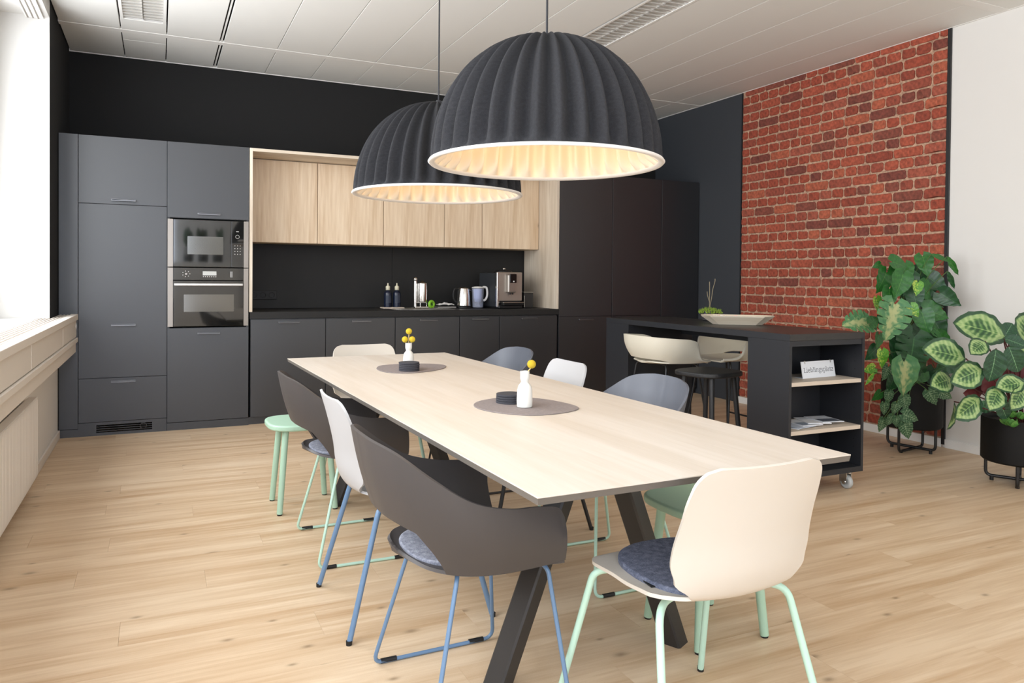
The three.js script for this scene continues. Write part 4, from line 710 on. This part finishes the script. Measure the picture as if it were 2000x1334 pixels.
function potStand(x, z, r, yb, yt, turn, label) {
  const t = thing('plant_pot', label, 'plant pot', [x, 0, z], turn, 'black pots on wire stands');
  obj('pot', lathe([[0, yb], [r - 0.012, yb], [r, yb + 0.012], [r, yt - 0.002], [r - 0.002, yt], [r - 0.006, yt], [r - 0.008, yt - 0.04], [0, yt - 0.045]], 56), M.pot, t);
  obj('soil', cyl(r - 0.008, r - 0.008, 0.012, 0, yt - 0.046, 0, 40), M.soil, t);
  for (const a of [0, Q]) obj('stand_bar', tube([[-(r - 0.03), yb + 0.004, 0], [-(r - 0.03), 0.011 + (a ? 0.016 : 0), 0], [r - 0.03, 0.011 + (a ? 0.016 : 0), 0], [r - 0.03, yb + 0.004, 0]], 0.0095, 0.035, 10).rotateY(a), M.blackTube, t);
  for (const a of [0, 1, 2, 3]) obj('foot', cyl(0.011, 0.011, 0.014 + (a % 2 ? 0.014 : 0), (r - 0.062) * Math.cos(a * Q), 0, (r - 0.062) * Math.sin(a * Q), 12), M.rubber, t);
}
{
  const X = 4.845, Z = -3.615, YT = 0.5; potStand(X, Z, 0.198, 0.175, YT, 0.18, 'black cylinder pot on a wire stand by the brick wall');
  const p = thing('leafy_plant', 'tall mixed green plant with monstera leaves by the brick wall', 'plant', [X, YT - 0.035, Z]);
  obj('moss_pole', cyl(0.022, 0.022, 0.72, 0, 0, 0, 12), S('#4a3524', 1), p);
  const list = [ // leaf shape, colouring, middle x, y, z, length, turn, tilt, roll, height of its root (small ones root in the soil)
    ['heart', 'green', -0.166, 0.851, 0.034, 0.157, -0.14, -0.52, -1.83, 0.66], ['heart', 'green', 0.029, 0.843, 0.07, 0.151, -0.64, -0.31, -2.95, 0.68], ['heart', 'green', -0.331, 0.725, 0.013, 0.176, -0.04, -0.22, 2.53, 0.6], ['heart', 'green', -0.297, 0.699, 0.118, 0.18, -0.34, -0.12, 2.8, 0.58],
    ['heart', 'green', -0.334, 0.611, 0.069, 0.147, -0.24, -0.22, 2.97, 0.52], ['heart', 'lime', -0.16, 0.682, 0.15, 0.091, -0.44, -0.21, 2.98, 0.58], ['heart', 'dark', -0.109, 0.611, 0.098, 0.163, -0.64, -0.21, -2.96, 0.5], ['heart', 'dark', 0.107, 0.718, 0.109, 0.158, -0.84, -0.21, -2.25, 0.56],
    ['heart', 'dark', 0.084, 0.592, 0.1, 0.151, -0.74, -0.11, -2.08, 0.5], ['heart', 'green', 0.054, 0.515, 0.142, 0.178, -0.64, -0.21, -1.91, 0.44], ['heart', 'lime', -0.203, 0.533, 0.165, 0.09, -0.74, -0.21, -2.6, 0.46], ['heart', 'green', -0.081, 0.447, 0.157, 0.169, -0.74, -0.21, -2.87, 0.4],
    ['heart', 'dark', -0.042, 0.343, 0.1, 0.164, -0.44, -0.11, -2.96, 0.34], ['heart', 'dark', 0.117, 0.405, 0.119, 0.172, -0.74, -0.11, -2.61, 0.36], ['heart', 'lime', -0.363, 0.573, 0.001, 0.092, -0.14, -0.02, -2.96, 0.46], ['lance', 'green', 0.109, 0.842, 0.218, 0.162, -0.74, 0.19, -2.6, 0.6],
    ['lance', 'dark', 0.096, 0.744, 0.214, 0.141, -0.84, 0.19, -2.78, 0.52], ['lance', 'green', 0.079, 0.903, 0.148, 0.142, -0.44, -0.31, -1.91, 0.66], ['heart', 'dark', 0.09, 0.613, 0.213, 0.155, -1.14, -0.01, -2.17, 0.48], ['heart', 'green', -0.283, 0.843, -0.077, 0.065, -0.24, -0.22, 1.93, 0.6],
    ['monstera', 'variegated', -0.432, 0.461, 0.169, 0.252, -0.29, -0.17, 2.87, 0.36], ['monstera', 'variegated', -0.497, 0.449, -0.06, 0.204, -0.14, -0.72, 1.61, 0.2], ['heart', 'green', -0.382, 0.468, -0.007, 0.106, -0.14, -0.42, -1.04, 0.3], ['monstera', 'dark', -0.236, 0.233, 0.176, 0.263, -0.44, -0.16, 2.98, 0.2],
    ['heart', 'variegated', -0.406, 0.088, 0.254, 0.235, -0.34, -0.12, -3.13, 0.14], ['heart', 'lime', -0.505, 0.214, 0.161, 0.115, -0.14, -0.12, -3.14, 0.2], ['heart', 'dark', -0.487, 0.241, 0.059, 0.118, -0.14, -0.22, 2.27, 0.16], ['heart', 'dark', -0.286, 0.279, 0.097, 0.182, -0.24, -0.22, 2.8, 0.24],
    ['heart', 'dark', -0.216, 0.363, 0.073, 0.155, -0.34, -0.22, 2.8, 0.28], ['heart', 'green', -0.443, 0.324, 0.078, 0.104, 0.06, -0.22, 2.79, 0.2], ['heart', 'green', -0.095, 0.788, 0.013, 0.144, -0.44, -0.31, -3.13, 0.62], ['heart', 'dark', 0.049, 0.753, 0.026, 0.16, -0.44, -0.31, -3.13, 0.58],
    ['heart', 'dark', 0.069, 0.268, 0.098, 0.165, -0.64, -0.01, -2.61, 0.25], ['heart', 'green', 0.15, 0.312, 0.136, 0.144, -0.74, -0.01, -2.26, 0.28], ['lance', 'lime', -0.535, 0.081, 0.093, 0.11, -0.24, -0.22, 2.45, 0.01], ['heart', 'silver', -0.442, 0.116, 0.137, 0.103, -0.14, -0.22, 2.62, 0],
    ['heart', 'lime', -0.499, 0.137, 0.054, 0.09, -0.14, -0.32, 1.75, 0.02], ['heart', 'silver', -0.471, -0.04, 0.181, 0.088, -0.24, -0.12, 2.97, 0.05], ['heart', 'silver', -0.509, -0.111, 0.186, 0.088, -0.24, 0.08, -2.96, 0.05], ['heart', 'silver', -0.466, -0.107, 0.229, 0.081, -0.44, 0.09, 2.98, 0.05],
    ['heart', 'silver', -0.463, -0.193, 0.243, 0.074, -0.44, 0.09, -2.96, 0.05], ['heart', 'silver', -0.496, -0.182, 0.216, 0.074, -0.44, 0.09, 2.8, 0.05], ['heart', 'silver', -0.51, -0.223, 0.166, 0.095, -0.24, 0.08, 2.97, 0.05], ['heart', 'silver', -0.387, -0.153, 0.289, 0.114, -0.44, -0.21, -1.91, 0.05],
    ['heart', 'silver', -0.411, -0.247, 0.279, 0.114, -0.44, -0.01, -2.78, 0.05], ['heart', 'silver', -0.405, -0.073, 0.257, 0.101, -0.44, -0.01, -2.87, 0.05], ['heart', 'silver', -0.157, -0.045, 0.273, 0.11, -0.64, -0.01, -2.61, 0.05], ['heart', 'silver', -0.029, -0.031, 0.278, 0.097, -0.64, -0.01, -2.08, 0.05],
    ['heart', 'green', -0.498, -0.038, 0.113, 0.082, -0.14, -0.02, 2.27, 0.05], ['heart', 'dark', -0.411, 0.031, 0.153, 0.116, -0.24, -0.02, 2.8, 0.01], ['heart', 'dark', -0.031, 0.621, 0.045, 0.142, -0.31, -0.03, 2.23, 0.17], ['heart', 'dark', 0.013, 0.551, -0.029, 0.173, -0.45, -0.38, 3.06, 0.33],
    ['heart', 'dark', -0.084, 0.711, 0.006, 0.165, -0.79, -0.24, 2.87, 0.27], ['heart', 'dark', -0.014, 0.336, 0.048, 0.184, -0.25, -0.28, 2.25, 0.37], ['heart', 'green', 0.13, 0.373, 0.124, 0.132, -0.28, -0.32, -2.22, 0.26], ['heart', 'green', -0.107, 0.118, -0.017, 0.179, -0.11, -0.3, -2.94, 0.34],
    ['heart', 'dark', -0.104, 0.36, 0.029, 0.142, -0.59, 0.03, -2.02, 0.44], ['heart', 'green', -0.12, 0.774, -0.011, 0.148, -0.42, -0.12, -2.5, 0.31], ['heart', 'dark', 0.02, 0.185, -0.034, 0.156, -0.46, 0.03, -2, 0.58], ['heart', 'dark', -0.057, 0.229, 0.041, 0.181, -0.55, 0.03, -2.5, 0.48],
    ['heart', 'green', -0.037, 0.069, 0.064, 0.147, -0.19, -0.1, 2.04, 0.27], ['heart', 'dark', -0.024, 0.128, 0.077, 0.179, -0.38, 0.07, -2.33, 0.18], ['heart', 'green', 0.043, 0.034, -0.015, 0.15, -0.31, -0.31, -2.28, 0.15], ['heart', 'dark', -0.098, 0.249, -0.025, 0.133, -0.1, -0.33, -2.82, 0.39],
    ['heart', 'green', 0.051, 0.652, 0.087, 0.175, -0.12, -0.23, -2.21, 0.18], ['heart', 'green', 0.058, 0.36, 0.027, 0.133, -0.44, -0.14, -3.1, 0.56], ['heart', 'dark', 0.059, 0.619, 0.032, 0.174, -0.77, -0.33, 2.05, 0.47], ['heart', 'dark', -0.08, 0.446, -0.073, 0.181, -0.83, -0.2, -2.08, 0.23],
    ['heart', 'dark', 0.188, 0.019, 0.061, 0.187, -0.79, -0.37, -3.02, 0.56], ['heart', 'dark', 0.058, 0.51, 0.015, 0.149, -0.04, -0.1, 3.04, 0.6], ['heart', 'dark', 0.127, 0.134, 0.148, 0.144, -0.44, -0.05, 2.02, 0.52], ['heart', 'green', -0.05, 0.182, 0.031, 0.165, -0.74, -0.34, -2.56, 0.53]];
  for (const [k, m, x, y, z, L, a, b, c, ry] of list) leaf(p, k, LM[m], x, y, z, L, a, b, c, ry > 0.1 ? [rr(-0.015, 0.015), ry, rr(-0.015, 0.015)] : y < 0.08 ? [-rr(0.1, 0.16), 0.05, rr(0.08, 0.14)] : [rr(-0.06, 0.06), rr(0, 0.02), rr(-0.06, 0.06)], M.stem, 0.0026);
}
{
  const X = 4.645, Z = -2.755, YT = 0.395; potStand(X, Z, 0.198, 0.135, YT, 0.5, 'black cylinder pot on a wire stand at the right photo edge');
  const p = thing('calathea_plant', 'calathea with large patterned green leaves at the right edge', 'plant', [X, YT - 0.035, Z]);
  const list = [
    ['oval', 'calathea', -0.364, 0.574, -0.002, 0.288, -0.34, -0.47, 1.19], ['oval', 'calathea', -0.645, 0.441, -0.021, 0.241, -0.24, -0.42, 1.26], ['oval', 'calathea', -0.628, 0.328, 0.099, 0.202, -0.24, -0.22, 1.93], ['oval', 'calathea', -0.679, 0.282, -0.013, 0.177, 0.06, -0.42, 1.71],
    ['oval', 'calathea', -0.625, 0.148, 0.104, 0.185, -0.24, -0.12, 2.24], ['oval', 'calathea', -0.627, 0.091, 0.015, 0.166, 0.46, -0.02, 2.7], ['oval', 'calathea', -0.528, 0.481, 0.088, 0.142, -0.24, -0.72, 2.1], ['oval', 'calatheaDark', -0.501, 0.382, 0.158, 0.185, -0.34, -0.02, 3.04],
    ['oval', 'calatheaDark', -0.402, 0.417, 0.204, 0.157, -0.64, -0.01, -2.75], ['oval', 'calatheaDark', -0.226, 0.564, 0.063, 0.123, -0.64, -0.41, -0.6], ['oval', 'calatheaDark', -0.292, 0.504, 0.144, 0.115, -0.65, -0.51, -1.91], ['oval', 'calathea', -0.438, 0.285, 0.212, 0.156, -0.45, -0.61, 1.72],
    ['oval', 'calathea', -0.516, 0.206, 0.176, 0.156, -0.34, -0.52, 2.54], ['oval', 'calathea', -0.421, 0.21, 0.243, 0.15, -0.24, -0.22, 2.54], ['oval', 'maroon', -0.319, 0.278, 0.025, 0.218, -0.14, 0.18, -2.61], ['oval', 'maroon', -0.063, 0.318, 0.033, 0.241, -0.64, 0.19, -0.69],
    ['oval', 'maroon', -0.341, 0.217, -0.04, 0.178, 0.16, 0.28, 1.92], ['oval', 'calathea', -0.093, 0.433, 0.128, 0.235, -0.64, -0.41, -1.21], ['oval', 'calathea', -0.106, 0.235, 0.181, 0.232, -0.64, -0.31, -1.91], ['oval', 'calathea', -0.015, 0.574, 0.052, 0.241, -0.44, -0.41, -0.51],
    ['oval', 'calathea', 0.122, 0.35, 0.12, 0.241, -0.74, -0.31, -1.56], ['oval', 'calatheaDark', -0.252, 0.108, 0.059, 0.129, -0.44, -0.01, -2.61]];
  for (const [k, m, x, y, z, L, a, b, c] of list) leaf(p, k, LM[m], x, y, z, L, a, b, c, [rr(-0.03, 0.03), 0.01, rr(-0.03, 0.03)], M.stemRed, 0.0042);
  const q = thing('trailing_succulent', 'small green succulents in the pot below the calathea', 'plant', [X, YT - 0.035, Z]);
  const rosette = (cx, cy, cz, n, L, m) => { for (let i = 0; i < n; i++) { const a = i * 2.4, e = 0.25 + 0.9 * i / n; const mesh = new THREE.Mesh(LG.oval[i % 3], m); mesh.name = 'leaf'; mesh.castShadow = mesh.receiveShadow = true; mesh.position.set(cx, cy, cz); mesh.rotation.set(0, a, 0); mesh.rotateX(e); mesh.scale.setScalar(L * rr(0.8, 1.1)); q.add(mesh); } };
  for (let i = 0; i < 18; i++) { const a = rr(1.5, 4.4), r = rr(0.14, 0.215), over = r > 0.195; rosette(r * Math.cos(a), (over ? 0.0 : 0.04) + rr(0, 0.03), r * Math.sin(a), 9, rr(0.045, 0.065), i % 2 ? LM.succulent : LM.sedum); }
}

/* ---------- behind the camera: what the oven glass mirrors ---------- */
{
  const t = thing('sideboard', 'white sideboard behind the viewer, mirrored in the oven glass', 'sideboard', [0.75, 0, 2.3]);
  obj('body', bx(-0.6, 0.6, 0.08, 1.45, -0.2, 0.2, 0.003), M.white, t); for (const s of [-1, 1]) obj('door', bx(s > 0 ? 0.003 : -0.597, s > 0 ? 0.597 : -0.003, 0.1, 1.43, -0.22, -0.2, 0.002), M.white, t); obj('plinth', bx(-0.58, 0.58, 0, 0.08, -0.18, 0.18), M.rubber, t);
  [['leftmost', 0.5], ['middle', 0.75], ['rightmost', 1.0]].forEach(([w, x], i) => {
    const b = thing('planter', `grey and black planter mirrored in the microwave door, ${w} of three`, 'plant pot', [x, 1.451, 2.3], 0, 'planters on the sideboard');
    obj('lower_band', cyl(0.085, 0.088, 0.12, 0, 0, 0, 28), M.rubber, b); obj('upper_band', cyl(0.088, 0.092, 0.15, 0, 0.12, 0, 28), S('#8c8a86', 0.6), b); obj('soil', cyl(0.085, 0.085, 0.004, 0, 0.268, 0, 20), M.soil, b);
    const s = thing('snake_plant', `upright dark green plant mirrored in the microwave, in the ${w} planter`, 'plant', [x, 1.723, 2.3], 0, 'plants on the sideboard');
    for (let k = 0; k < 8; k++) { const m = new THREE.Mesh(LG.lance[k % 3], LM.dark); m.name = 'leaf'; m.castShadow = m.receiveShadow = true; m.position.set(rr(-0.05, 0.05), 0, rr(-0.05, 0.05)); m.rotation.set(rr(-0.15, 0.15), rr(0, 6), rr(-0.2, 0.2)); m.scale.set(0.34, rr(0.28, 0.42), 0.34); s.add(m); }
  });
}
renderer.render(scene, camera);
